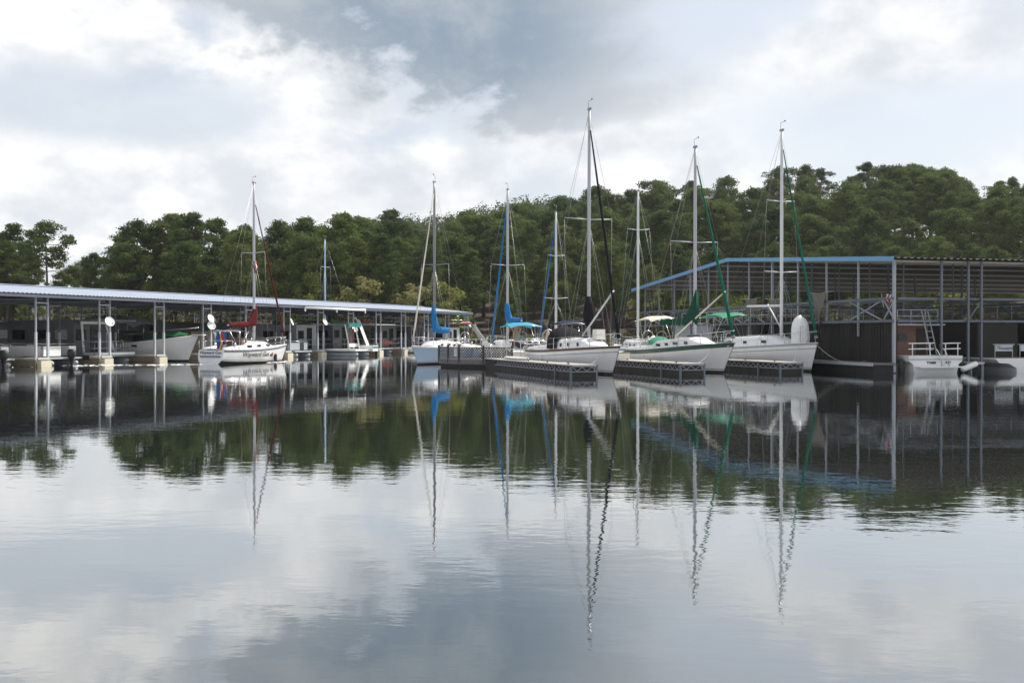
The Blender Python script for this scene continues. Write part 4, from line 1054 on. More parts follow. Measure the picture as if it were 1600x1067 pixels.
# ------------------------------------------------------------------ boats inside the long covered dock
def slip_root(name, k, v, label, cat='houseboat', off=2.4, group=None, dz=0.0):
    o = empty(name, ls(FING[k + 3] + off, v, dz), LRZ); tag(o, label, cat, group); return o
def part(root, name, mat, *boxes):
    mb = MB()
    for c, d in boxes: mb.box(c, d)
    return mb.build(name, mat, root)
def pontoons(root, W, L, y0=0.0):
    for sg in (-1, 1):
        mb = MB(); x = sg * (W / 2 - 0.35)
        mb.tube([(x, y0 + 0.0, 0.16), (x, y0 + 0.35, 0.10), (x, y0 + L - 0.3, 0.10), (x, y0 + L, 0.14)], [0.10, 0.27, 0.27, 0.15], 10); mb.build('pontoon', GALV, root)
def rails(root, W, y0, y1, z0, h, mat=STEEL, nm='railing', front=True, mid=True):
    """tube railing round three sides; each side a part"""
    c = [(-W / 2, y1), (-W / 2, y0), (W / 2, y0), (W / 2, y1)]
    for i in range(3):
        if i == 1 and not front: continue
        mb = MB(); a, b = Vector((*c[i], 0)), Vector((*c[i + 1], 0)); n = max(2, int((b - a).length / 1.1))
        for z in ((z0 + h, z0 + h * 0.5) if mid else (z0 + h,)): mb.tube([a + Vector((0, 0, z)), b + Vector((0, 0, z))], 0.022, 5)
        for j in range(n + 1):
            p = a.lerp(b, j / n); mb.tube([p + Vector((0, 0, z0)), p + Vector((0, 0, z0 + h))], 0.02, 5)
        mb.build(nm, mat, root)
def houseboat(k, v, W, L, H, wall, label, roofm=HBGREY, hullm=GREYP, porch=1.3, win=GLASS, top_rail=True, door=True, off=2.4, band=None):
    r = slip_root('houseboat', k, v, label, off=off)
    pontoons(r, W, L); part(r, 'deck', hullm, ((0, L / 2, 0.46), (W, L, 0.14)))
    part(r, 'cabin_wall', wall, ((0, porch + (L - porch) / 2, 0.53 + H / 2), (W - 0.5, L - porch - 0.3, H)))
    part(r, 'roof', roofm, ((0, L / 2 - 0.1, 0.53 + H + 0.05), (W + 0.1, L + 0.3, 0.10)))
    if door:
        d = part(r, 'door', win, ((W * 0.12, porch + 0.14, 0.53 + H * 0.45), (0.75, 0.05, H * 0.86))); part(r, 'window', win, ((-W * 0.24, porch + 0.14, 0.53 + H * 0.6), (0.8, 0.05, 0.7)))
    for j in range(3): part(r, 'window', win, ((-W / 2 + 0.24, porch + 1.2 + j * 1.9, 0.53 + H * 0.6), (0.05, 1.1, 0.62)))
    if band: part(r, 'band', band, ((-W / 2 + 0.235, porch + (L - porch) / 2, 0.53 + H * 0.28), (0.04, L - porch - 0.4, 0.16)))
    rails(r, W - 0.1, 0.08, porch, 0.53, 0.85)
    if top_rail: rails(r, W - 0.3, 0.3, L * 0.8, 0.53 + H + 0.1, 0.7)
    return r
# pontoon boat with white side panels
def pontoon_boat(k, v, label, off=2.2, W=2.4, L=6.2, panel=WHITEP, motor=True, canopy=None):
    r = slip_root('pontoon_boat', k, v, label, 'pontoon boat', off); pontoons(r, W, L)
    part(r, 'deck', GREYP, ((0, L / 2, 0.44), (W, L, 0.10)))
    for x in (-W / 2 + 0.04, W / 2 - 0.04): part(r, 'side_panel', panel, ((x, L / 2 + 0.2, 0.85), (0.05, L - 0.9, 0.58)))
    part(r, 'end_panel', panel, ((-W * 0.22, 0.45, 0.85), (W * 0.5, 0.05, 0.58))); part(r, 'end_panel', panel, ((W * 0.38, 0.45, 0.85), (W * 0.2, 0.05, 0.58)))
    rails(r, W - 0.08, 0.45, L - 0.4, 0.5, 0.78, mid=False)
    for y in (1.5, 3.6): part(r, 'seat', GELC, ((-W * 0.25, y, 0.72), (0.9, 0.7, 0.45)), ((-W * 0.42, y, 1.02), (0.15, 0.7, 0.4)))
    if motor:
        mb = MB(); mb.loft([[(0.35 + w * math.cos(a), -0.15 + 1.2 * w * math.sin(a), z) for a in [q * math.pi / 5 for q in range(10)]] for z, w in ((-0.25, 0.05), (0.15, 0.09), (0.42, 0.12), (0.52, 0.22), (0.82, 0.24), (0.98, 0.14))], closed=True, cap=True); mb.build('outboard_motor', RUBBER, r)
    if canopy:
        mb = MB(); mb.loft([[(x, y, 2.35 - 0.18 * (x / (W / 2)) ** 2) for x in [-W / 2 + W * i / 8 for i in range(9)]] for y in (2.0, 3.5, 5.2)]); mb.build('canopy', canopy, r)
        for y in (2.0, 5.2): 
            mb = MB(); mb.tube([(-W / 2, 3.6, 0.5), (-W / 2, y, 2.15), (W / 2, y, 2.15), (W / 2, 3.6, 0.5)], 0.02, 5); mb.build('canopy_bow', STEEL, r)
    return r
pontoon_boat(0, 0.3, 'white-sided pontoon boat with black outboard at the near end of the long dock', off=1.95, W=2.5)
pontoon_boat(-1, 0.6, 'pontoon boat with white panels in the slip before the first dish', off=2.2)
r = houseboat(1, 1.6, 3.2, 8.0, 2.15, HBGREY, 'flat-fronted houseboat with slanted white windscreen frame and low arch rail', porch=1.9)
for sg in (-1, 1):
    mb = MB(); mb.beam((sg * 1.3, 1.25, 0.55), (sg * 1.0, 1.75, 2.65), 0.12, 0.10); mb.build('windscreen_frame', WHITEP, r)
part(r, 'windscreen_frame', WHITEP, ((0, 1.72, 2.62), (2.2, 0.12, 0.22))); part(r, 'front_deck', WHITEP, ((0, 0.4, 0.60), (3.1, 1.3, 0.16)))
mb = MB(); mb.tube([(0.4, 0.2, 0.6), (0.4, 0.2, 1.3), (0.55, 0.2, 1.5), (0.85, 0.2, 1.5), (1.0, 0.2, 1.3), (1.0, 0.2, 0.6)], 0.025, 5); mb.build('arch_rail', STEEL, r)
# cruiser with a green tarpaulin, bow out
def cruiser():
    p = ls(FING[2 + 3] + 2.3, -0.4); h = -LV
    root = empty('cabin_cruiser', p, math.atan2(h.y, h.x)); tag(root, 'white cabin cruiser with flared bow and green tarpaulin on its foredeck', 'motor boat')
    Hc = Hull(8.6, 3.0, 1.75, 1.1, 0.92, 0.9, 0.42); T = [i / 16 for i in range(17)]
    for lo, hi, nm, mt in ((0, 3, 'hull', GEL), (3, 6, 'bottom', BOOT)):
        mb = MB(); P = [[Vector((Hc.x(t, z), y, z)) for y, z in Hc.sec(t)[lo:hi + 1]] for t in T]; mb.loft(P); mb.loft([[Vector((q.x, -q.y, q.z)) for q in rr][::-1] for rr in P]); mb.build(nm, mt, root)
    mb = MB(); mb.loft([[(Hc.x(t, Hc.zs(t)), v * Hc.b(t), Hc.zs(t) + 0.06 * (1 - v * v)) for v in (-1, -0.5, 0, 0.5, 1)] for t in T]); mb.build('deck', DECK, root)
    rg = random.Random(4); mb = MB(); mb.loft([[(-8.6 + 8.6 * t + 0.2, v * Hc.b(t) * 0.92, Hc.zs(t) + 0.05 + 0.42 * (1 - v * v) * math.sin(math.pi * min(1, (1 - t) * 2.2)) + rg.uniform(0, 0.08)) for v in [-1 + j / 5 for j in range(11)]] for t in [0.52 + 0.46 * i / 10 for i in range(11)]]); mb.build('tarpaulin', GREENC, root)
    mb = MB(); mb.loft([[(x, v * 1.25, z - 0.25 * v * v) for v in [-1 + j / 4 for j in range(9)]] for x, z in ((-8.2, 3.1), (-6.5, 3.2), (-4.8, 3.05), (-3.6, 2.55))]); mb.build('canvas_top', GREYP, root)
    for x in (-8, -5): 
        for sg in (-1, 1): mb = MB(); mb.tube([(x, sg * 1.2, 1.2), (x, sg * 1.2, 2.9)], 0.025, 5); mb.build('canopy_pole', STEEL, root)
    for sg in (-1, 1):
        mb = MB(); mb.box((-3.4, sg * (Hc.half(-3.4, 1.05) + 0.01), 1.05), (0.45, 0.04, 0.14)); mb.build('window', GLASS, root)
        mb = MB(); mb.tube([(Hc.x(t, Hc.zs(t)), sg * Hc.b(t) * 0.95, Hc.zs(t) + 0.55) for t in (0.5, 0.7, 0.85, 0.95, 1.0)], 0.02, 5); mb.build('bow_rail', STEEL, root)
    mb = MB(); mb.box((0.9, 0, 1.80), (1.0, 0.35, 0.07)); mb.build('bow_platform', WHITEP, root)
cruiser()
r = houseboat(3, 0.5, 3.3, 9.0, 1.5, TANSIDE, 'low-cabin boat with shade painted into its tan wall and dark window strip behind the sloop', porch=1.6, top_rail=False, door=False)  # cream cabin given a darker tan that stands in for the dock's shade
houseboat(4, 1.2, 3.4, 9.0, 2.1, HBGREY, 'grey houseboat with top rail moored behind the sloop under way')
pontoon_boat(5, -0.2, 'small pontoon boat with bare white tube rails beside the awning', off=2.0, panel=GREYP, motor=False)
houseboat(6, 1.6, 3.5, 9.0, 2.1, GREYP, 'plain pale grey houseboat under the middle of the awning')
# tall white boat with a teal roof and slide, sticking out past the eave
def teal_boat():
    r = slip_root('party_barge', 6, -2.6, 'white party barge with teal roof panels and slide sticking out past the eave', 'pontoon boat', 2.5); W, L = 2.4, 5.5
    pontoons(r, W, L); part(r, 'deck', WHITEP, ((0, L / 2, 0.48), (W, L, 0.14)))
    for x in (-0.85, 0.75): 
        mb = MB(); mb.beam((x - 0.15, 0.7, 0.5), (x - 0.40, 1.0, 2.65), 0.30, 0.08); mb.build('side_frame', WHITEP, r)
    part(r, 'lower_panel', WHITEP, ((-0.1, 0.9, 0.9), (1.7, 0.06, 0.3)))
    part(r, 'door', TEAK, ((-0.15, 1.05, 1.55), (0.85, 0.06, 1.5)))
    for x in (-0.95, 0.05): part(r, 'roof_panel', TEALP, ((x + 0.05, 1.6, 2.72), (0.96, 2.2, 0.07))); part(r, 'roof_fascia', TEALP, ((x + 0.05, 0.53, 2.60), (0.94, 0.05, 0.34)))
    mb = MB(); mb.loft([[(0.85 + 0.55 * u + w, 0.8 - 0.5 * u, 2.5 - 1.9 * u + (0.12 if abs(w) > 0.2 else 0)) for w in (-0.24, -0.22, 0.22, 0.24)] for u in [i / 8 for i in range(9)]]); mb.build('slide', WHITEP, r)
    part(r, 'jet_ski_lift', WHITEP, ((1.55, 0.4, 0.62), (0.9, 1.4, 0.5))); part(r, 'lift_stripe', TEALP, ((1.55, -0.32, 0.72), (0.88, 0.03, 0.14)))
    mb = MB(); mb.loft([[(2.35 + w * math.cos(a), 0.1 + w * math.sin(a), z) for a in [q * math.pi / 5 for q in range(10)]] for z, w in ((-0.2, 0.06), (0.3, 0.12), (0.5, 0.22), (0.85, 0.24), (1.0, 0.12))], closed=True, cap=True); mb.build('outboard_motor', RUBBER, r)
teal_boat()
houseboat(7, 1.0, 3.5, 9.0, 2.2, HBGREY, 'grey houseboat with dark square window beside the life ring', band=DARKINT, top_rail=False)
r = houseboat(8, 0.8, 3.4, 8.5, 2.15, DARKINT, 'brown houseboat with thin white roof edge and red rail cloth', roofm=WHITEP, top_rail=False)
part(r, 'rail_cloth', REDP, ((0.5, 0.06, 1.0), (2.2, 0.03, 0.35))); part(r, 'storage_box', REDP, ((-0.6, 2.0, 2.98), (1.2, 0.8, 0.45)))
r = slip_root('float_lounge', 9, -1.0, 'white inflatable lounge float in front of the brown houseboat', 'float', 1.6)
for i in range(4):
    mb = MB(); mb.tube([(-0.9 + 0.6 * i, -0.35, 0.28), (-0.9 + 0.6 * i, 0.9, 0.28)], 0.28, 9); mb.build('air_chamber', WHITEP, r)
houseboat(9, 1.5, 3.4, 9, 2.1, HBGREY, 'shade-painted grey houseboat behind the white inflatable float')
houseboat(10, 0.8, 3.4, 9, 2.2, HBGREY, 'shade-painted grey houseboat behind the blue sail cover')
def slide_boat():
    r = houseboat(11, -1.0, 3.6, 9.5, 2.0, WHITEP, 'two-deck houseboat with curved white slide and green awning at the dock end', top_rail=True)
    mb = MB(); pts = []
    for i in range(11):
        u = i / 10; pts.append((1.4 + 2.2 * u, -0.2 - 0.6 * u, 2.9 - 2.3 * u ** 0.75 + 0.12 * math.sin(3 * u)))
    mb.loft([[Vector(p) + Vector((dx * 0.1, dy, dz)) for dx, dy, dz in ((0, -0.3, 0.16), (0, -0.28, 0), (0, 0.28, 0), (0, 0.3, 0.16))] for p in pts]); mb.build('slide', WHITEP, r)
    mb = MB(); mb.loft([[(x, y, 3.95 - 0.15 * abs(x)) for x in (-1.2, -0.4, 0.4, 1.2)] for y in (0.3, 1.4, 2.4)]); mb.build('awning', C_JADE, r)
    for sx in (-1.2, 1.2):
        mb = MB(); mb.tube([(sx, 0.3, 2.6), (sx, 0.3, 3.78)], 0.02, 5); mb.build('awning_pole', STEEL, r)
    mb = MB()
    mb.beam((2.1, 0.6, 0.5), (3.3, 0.6, 2.7), 0.06, 0.16); mb.beam((2.1, 1.2, 0.5), (3.3, 1.2, 2.7), 0.06, 0.16); st = mb.build('stair_stringer', BROWNW, r)
    for i in range(9):
        u = (i + 0.5) / 9; part(st, 'tread', TANSIDE, ((2.1 + 1.2 * u, 0.9, 0.5 + 2.2 * u), (0.24, 0.6, 0.04)))
    mb = MB(); mb.loft([[(-1.6 + 3.0 * u, -0.1 + w * math.cos(a), 3.0 + w * 0.6 * math.sin(a)) for a in [q * math.pi / 4 for q in range(8)]] for u, w in ((0, 0.02), (0.15, 0.2), (0.5, 0.3), (0.85, 0.2), (1, 0.02))], closed=True)
    k = thing_of('kayak', REDP, mb, 'red kayak lying on the upper deck of the slide houseboat', 'kayak', None, r.location, r.rotation_euler.z)
slide_boat()
for k, lab in ((0, 'rear houseboat in the slip behind the pontoon with black outboard'), (2, 'rear houseboat in the slip behind the cabin cruiser'), (4, 'rear houseboat behind the grey houseboat with top rail'), (7, 'rear houseboat behind the one with the dark square window'), (9, 'rear houseboat behind the shade-painted grey one with the float in front')):
    r = houseboat(k, 9.0, 3.3, 7.5, 2.2, DARKINT, lab, top_rail=False)  # near-black walls: the dimness of the back slips is put into their colour
mb = MB(); mb.tube([(0.34 * math.cos(a), 0, 0.34 * math.sin(a)) for a in [k * math.pi / 10 for k in range(21)]], 0.06, 7)
thing_of('life_ring', SLEEVE, mb, 'pale life ring hung between the posts past the awning', 'life ring', None, ls(FING[10] + 1.0, 0.2, 2.95), LRZ)
# lettered plank on the second finger: too small to read, raised blocks of paint
mb = MB(); x = 0.0; rg = random.Random(2)
while x < 3.6:
    w = rg.uniform(0.06, 0.12); mb.box((x, 0, 0), (w, 0.012, rg.uniform(0.10, 0.15))); x += w + (0.05 if rg.random() < 0.75 else 0.2)
pk = MB(); pk.box((1.85, 0.02, 0), (4.1, 0.03, 0.26))
b = thing_of('lettered_plank', DARKINT, pk, 'dark plank with a row of worn white lettering on the dock side', 'sign', None, ls(FING[4] - 0.57, 4.6, 0.40), LRZ - math.pi / 2)
mb.build('worn_letter_row', SLEEVE, b)

# ------------------------------------------------------------------ boats in the tall shed
def gslip(name, x, y, label, cat): o = empty(name, gp(x, y), GRZ); tag(o, label, cat); return o
def stern_hull(r, W, L, mat=GEL, h=0.78):
    mb = MB(); prof = [(-W / 2, h), (-W / 2 + 0.03, h - 0.22), (-W / 2 + 0.22, 0.42), (-W / 2 + 0.34, -0.1), (W / 2 - 0.34, -0.1), (W / 2 - 0.22, 0.42), (W / 2 - 0.03, h - 0.22), (W / 2, h)]
    mb.loft([[(x * s, y, z) for x, z in prof] for y, s in ((0, 1), (L * 0.6, 1), (L * 0.9, 0.8), (L, 0.35))], cap=True, smooth=False); return mb.build('hull', mat, r)
def deck_boat():
    r = gslip('deck_boat', 2.05, -0.35, 'white houseboat stern with boarding ladder, name lettering and brown cabin', 'houseboat'); W = 2.95
    stern_hull(r, W, 10); part(r, 'deck', DECK, ((0, 5, 0.80), (W, 10, 0.06))); part(r, 'rub_rail', GREYP, ((0, -0.03, 0.67), (W - 0.1, 0.05, 0.05)))
    part(r, 'swim_platform', WHITEP, ((0, -0.22, 0.30), (W * 0.78, 0.42, 0.06)))
    for x0, x1 in ((-W / 2 + 0.05, -0.05), (0.45, W / 2 - 0.05)):
        mb = MB()
        for z in (1.15, 1.42): mb.tube([(x0, 0.1, z), (x1, 0.1, z + 0.02)], 0.03, 6)
        for q in (0.15, 0.85): mb.tube([(x0 + (x1 - x0) * q, 0.1, 0.82), (x0 + (x1 - x0) * q, 0.1, 1.42)], 0.025, 6)
        mb.build('stern_rail', WHITEP, r)
    mb = MB()
    for x in (0.0, 0.4):
        mb.tube([(x - 0.05, 0.25, 1.35), (x, -0.1, 1.1), (x + 0.10, -0.25, 0.75), (x + 0.12, -0.28, 0.30)], 0.026, 6)
    for z in (0.45, 0.65, 0.85): mb.tube([(0.1, -0.26, z), (0.52, -0.26, z)], 0.02, 5)
    mb.build('boarding_ladder', STEEL, r)
    part(r, 'cabin_wall', BROWNW, ((-0.35, 4.5, 1.55), (2.0, 6.0, 1.5))); part(r, 'window', GLASS, ((-0.8, 1.48, 1.72), (0.5, 0.05, 0.36))); part(r, 'upper_deck', GREYP, ((-0.1, 4.3, 2.33), (2.7, 6.6, 0.07)))
    part(r, 'door', DARKINT, ((0.25, 1.48, 1.5), (0.5, 0.05, 1.3)))
    rr = MB()
    for z in (2.75, 3.05): rr.tube([(-1.35, 1.1, z), (0.9, 1.1, z)], 0.025, 5)
    for x in (-1.35, -0.6, 0.2, 0.9): rr.tube([(x, 1.1, 2.36), (x, 1.1, 3.05)], 0.022, 5)
    rr.build('upper_rail', GREYP, r)
    mb = MB()
    for x in (0.02, 0.36): mb.tube([(x - 0.1, 1.0, 3.0), (x + 0.1, 0.75, 1.5), (x + 0.12, 0.6, 0.85)], 0.028, 6)
    for z in (1.1, 1.4, 1.7, 2.0, 2.3): mb.tube([(0.08, 0.85, z), (0.44, 0.85, z)], 0.018, 5)
    mb.build('upper_ladder', GREYP, r)
    Mx = lambda x, z: Matrix.Translation((x, -0.012, z)) @ Matrix.Rotation(math.pi / 2, 4, 'X')
    flat_text('TOMM', 0.17, INK, Mx(-0.52, 0.44), r, 0, 0.006, 'name_lettering'); flat_text('RTT', 0.17, INK, Mx(0.52, 0.44), r, 0, 0.006, 'name_lettering')
    for x in (-W / 2 - 0.18, W / 2 + 0.16):
        mb = MB(); mb.tube([(x, 0.35, -0.2), (x, 0.35, -0.05), (x, 0.35, 0.55), (x, 0.35, 0.68)], [0.06, 0.16, 0.16, 0.05], 10); mb.build('fender', RUBBER, r)
    fl = cloth_flag('striped_flag', 'drooping red and white striped flag on the houseboat upper rail', gp(0.8, 1.6, 3.85), 0.5, 0.6, [F_RED, F_WHT, F_RED, F_WHT, F_RED], 8)
    mb = MB(); mb.tube([(-0.35, 0, 0.1), (-0.2, 0, -1.0)], 0.016, 5); mb.build('staff', STEEL, fl)
deck_boat()
mb = MB(); mb.tube([(-0.45, 0, -0.1), (-0.4, 0, -0.06), (0.35, 0, 0.22), (0.42, 0, 0.24)], [0.06, 0.14, 0.14, 0.05], 10)
thing_of('fender', WHITEP, mb, 'white cylinder fender tilted between the two houseboats', 'fender', None, gp(3.85, -0.45, 0.22), GRZ)
def banner_boat():
    r = gslip('banner_boat', 7.05, -0.2, 'white deck boat with two lettered banners on its rail', 'pontoon boat'); W = 3.2
    mb = MB(); mb.loft([[(-W / 2 + 0.1, y, 0.62), (-W / 2 + 0.25, y, 0.45), (-W / 2 + 0.8, y, 0.42), (-W / 2 + 1.25, y, 0.2), (-W / 2 + 1.3, y, -0.1), (W / 2, y, -0.1), (W / 2, y, 0.62)] for y in (0, 8)], closed=True, cap=True, smooth=False); mb.build('hull', GEL, r)
    part(r, 'deck', WHITEP, ((0, 4, 0.64), (W - 0.1, 8, 0.06)))
    for x, t in ((-W / 2 + 0.62, 'Thousand'), (-W / 2 + 2.05, 'Trails')):
        bn = part(r, 'banner', SLEEVE, ((x, 0.1, 1.18), (0.98, 0.02, 0.30)))
        flat_text(t, 0.24, NAVY, Matrix.Translation((x - (0.46 if t[1] == 'h' else 0.32), 0.085, 1.11)) @ Matrix.Rotation(math.pi / 2, 4, 'X'), bn, 0.2, 0.005, 'lettering')
        mb = MB()
        for q in (-0.5, 0.5): mb.tube([(x + q * 1.0, 0.13, 0.66), (x + q * 1.0, 0.13, 1.36)], 0.022, 5)
        mb.tube([(x - 0.62, 0.13, 1.36), (x + 0.62, 0.13, 1.36)], 0.022, 5); mb.build('rail', GREYP, r)
    part(r, 'cabin_wall', DARKINT, ((0.2, 4.5, 1.6), (2.4, 5, 1.9)))
banner_boat()
for (x, y, mt, lab) in ((7.0, 14.5, GREYP, 'grey houseboat with white upper rail deep inside the tall shed'), (12.6, 0.6, DARKINT, 'dark houseboat in the last visible slip of the tall shed'), (1.9, 13.0, DARKINT, 'dark houseboat deep in the shed behind the brown cabin'), (3.0, 22.0, GREYP, 'pale houseboat on the far side of the tall shed')):
    r = gslip('houseboat', x, y, lab, 'houseboat'); W = 3.3
    pontoons(r, W, 9); part(r, 'deck', GREYP, ((0, 4.5, 0.46), (W, 9, 0.14))); part(r, 'cabin_wall', mt, ((0, 5, 1.55), (W - 0.4, 7, 2.0))); part(r, 'roof', WHITEP if mt is GREYP else DARKINT, ((0, 4.5, 2.6), (W, 9, 0.12)))
    for q in (-0.7, 0.6): part(r, 'window', GLASS, ((q, 1.47, 1.7), (0.7, 0.05, 0.7)))
    rails(r, W - 0.2, 0.2, 7, 2.66, 0.75, WHITEP)

# ------------------------------------------------------------------ small things on the docks
def chair(p, rz, lab):
    r = empty('garden_chair', p, rz); tag(r, lab, 'chair', 'white garden chairs on the docks')
    mb = MB(); mb.box((0, 0, 0.40), (0.52, 0.5, 0.04)); mb.build('seat', WHITEP, r)
    for i in range(5):
        mb = MB(); mb.beam((-0.2 + 0.1 * i, 0.22, 0.38), (-0.22 + 0.11 * i, 0.42, 1.0 - 0.04 * abs(i - 2)), 0.085, 0.025); mb.build('back_slat', WHITEP, r)
    for sg in (-1, 1):
        mb = MB(); mb.box((sg * 0.3, 0.0, 0.60), (0.10, 0.58, 0.03)); mb.build('armrest', WHITEP, r)
        for y in (-0.24, 0.24): mb = MB(); mb.box((sg * 0.28, y, 0.30), (0.05, 0.06, 0.60)); mb.build('leg', WHITEP, r)
pz = 0.445
chair(at(765, 57.6, pz), 2.6, 'white garden chair on the platform nearest the white post box'); chair(at(776, 56.4, pz), 3.6, 'white garden chair on the platform turned sideways')
chair(at(794, 56.0, pz), 3.0, 'white garden chair under the blue sail cover end')
mb = MB(); mb.box((0, 0, 0.52), (0.24, 0.22, 1.04)); mb.box((0, 0, 1.06), (0.28, 0.26, 0.05))
thing_of('power_pedestal', SLEEVE, mb, 'pale dock power post behind the lattice fence', 'power post', None, at(756, 58.0, pz))
mb = MB(); mb.box((0.0, 0, 0.42), (0.16, 0.2, 0.84))
thing_of('meter_box', WHITEP, mb, 'slim white box beside the dock power post', 'power post', None, at(761.5, 58.4, pz))
def table(p):
    r = empty('round_table', p); tag(r, 'white round table on the platform among the chairs', 'table')
    mb = MB(); mb.tube([(0, 0, 0.70), (0, 0, 0.74)], 0.45, 16, smooth=False); mb.build('tabletop', WHITEP, r)
    mb = MB(); mb.tube([(0, 0, 0), (0, 0, 0.7)], 0.04, 8); mb.build('pedestal', WHITEP, r); mb = MB(); mb.tube([(0, 0, 0), (0, 0, 0.04)], 0.25, 12); mb.build('base', WHITEP, r)
table(at(783, 58.3, pz))
wk = Vector((F1.x, F1.y, 0)) - FD * 10.9
def wpt(a, b, z=0.54): return wk + FP * a - FD * b + Vector((0, 0, z))
def umbrella():
    p = at(856, 54.6, 0.54); r = empty('folded_umbrella', p); tag(r, 'tall folded tan umbrella standing on the dock', 'umbrella')
    mb = MB(); mb.tube([(0, 0, 0), (0, 0, 1.62)], 0.022, 7); mb.build('pole', TEAK, r)
    mb = MB(); mb.loft([[(w * (1 + 0.22 * math.cos(5 * a)) * math.cos(a), w * (1 + 0.22 * math.cos(5 * a)) * math.sin(a), z) for a in [k * math.pi / 10 for k in range(20)]] for z, w in ((0.10, 0.20), (0.5, 0.205), (1.0, 0.17), (1.4, 0.08), (1.66, 0.012))], closed=True, cap=True); mb.build('canopy', C_TAN, r)
    mb = MB(); mb.tube([(0, 0, 0), (0, 0, 0.07)], [0.26, 0.22], 14); mb.build('base', GREYP, r)
umbrella()
def grill(p):
    r = empty('kettle_grill', p); tag(r, 'black kettle grill on the walkway by the rail', 'grill')
    mb = MB(); mb.ball((0, 0, 0.78), (0.27, 0.27, 0.24), 12, 8); mb.build('bowl', RUBBER, r)
    for k in range(3): mb = MB(); a = k * 2.1; mb.tube([(0.15 * math.cos(a), 0.15 * math.sin(a), 0.62), (0.3 * math.cos(a), 0.3 * math.sin(a), 0)], 0.014, 5); mb.build('leg', STEEL, r)
grill(wpt(1.4, 1.5))
for i, (a, b, l, rz) in enumerate(((0.2, 0.25, 2.4, 0), (3.2, 0.25, 1.6, 0), (1.3, 1.75, 2.6, 0))):
    r = empty('handrail', wpt(a, b), math.atan2(FP.y, FP.x)); tag(r, ['steel handrail at the platform end of the walkway', 'short steel handrail beside the folded umbrella', 'steel handrail along the far edge of the walkway'][i], 'handrail')
    for z in (0.5, 0.95): mb = MB(); mb.tube([(0, 0, z), (l, 0, z)], 0.022, 6); mb.build('rail', STEEL, r)
    for q in range(4): mb = MB(); mb.tube([(l * q / 3, 0, 0), (l * q / 3, 0, 0.95)], 0.02, 6); mb.build('post', STEEL, r)
mb = MB(); mb.loft([[(x, w * math.sin(a), 0.10 + 0.07 * math.cos(a)) for a in [k * math.pi / 5 for k in range(10)]] for x, w in ((-1.7, 0.02), (-1.3, 0.26), (0, 0.36), (1.2, 0.30), (1.75, 0.02))], closed=True)
thing_of('paddle_board', GEL, mb, 'white paddle board lying on the first finger dock', 'paddle board', None, F1 - FD * 9.0 + Vector((0, 0, 0.52)), FRZ)
def dock_box(p, rz, lab, l=2.3):
    r = empty('dock_box', p, rz); tag(r, lab, 'dock box')
    mb = MB(); mb.box((0, 0, 0.16), (l, 0.62, 0.32)); mb.build('box', GELC, r); mb = MB(); mb.loft([[(-l / 2 - 0.03, y, z), (l / 2 + 0.03, y, z)] for y, z in ((-0.35, 0.32), (-0.33, 0.36), (0, 0.42), (0.33, 0.36), (0.35, 0.32))], smooth=False); mb.build('lid', GEL, r)
dock_box(F2 - FD * 8.4 + Vector((0, 0, 0.54)), FRZ, 'long low white dock box on the second finger')
dock_box(wpt(2.9, 1.1), math.atan2(FP.y, FP.x), 'white dock box on the walkway behind the umbrella', 1.2); dock_box(wpt(0.9, 0.9), 0.6, 'small white dock box at the platform end of the walkway', 0.9)
def bicycle_like_cart(p):
    r = empty('dock_cart', p, 0.4); tag(r, 'dock cart with spoked wheels and blue tub on the walkway', 'cart')
    mb = MB(); mb.loft([[(x * s, y * s, z) for x, y in ((-0.45, -0.3), (0.45, -0.3), (0.45, 0.3), (-0.45, 0.3))] for z, s in ((0.35, 0.8), (0.75, 1.0))], closed=True, smooth=False); mb.build('tub', C_NAVY, r)
    for sg in (-1, 1): mb = MB(); mb.tube([(0.28 * math.cos(a), sg * 0.36, 0.28 + 0.28 * math.sin(a)) for a in [k * math.pi / 8 for k in range(17)]], 0.03, 6); mb.build('wheel', RUBBER, r)
    mb = MB(); mb.tube([(-0.45, -0.25, 0.7), (-0.95, -0.25, 0.9), (-0.95, 0.25, 0.9), (-0.45, 0.25, 0.7)], 0.02, 5); mb.build('handle', STEEL, r)
bicycle_like_cart(wpt(2.1, 1.0))
# mooring lines
def line(a, b, sag, lab, r=0.012):
    mb = MB(); a = Vector(a); b = Vector(b); mb.tube([p - a for p in arc(a, b, sag, 12)], r, 5)
    thing_of('mooring_line', ROPE, mb, lab, 'rope', 'mooring lines', a)
line(onboat(rC, (0.35, 0, 1.42)), gp(-0.75, 1.2, 0.55), 0.45, 'pale mooring line sagging from the bow to the dark siding walkway')
line(onboat(rC, (-0.6, -0.35, 1.38)), F3 + Vector((0.1, 0.1, 0.55)), 0.18, 'mooring line from the upright-dinghy boat to its finger end')
line(onboat(rB, (-0.3, -0.3, 1.35)), F2 - FD * 1.0 + Vector((0.3, 0, 0.55)), 0.35, 'mooring line from the green-striped bow to its finger')
line(onboat(rA, (-0.3, -0.3, 1.2)), F1 - FD * 1.2 + Vector((0.3, 0, 0.55)), 0.35, 'mooring line from the black-dodger boat to its finger')

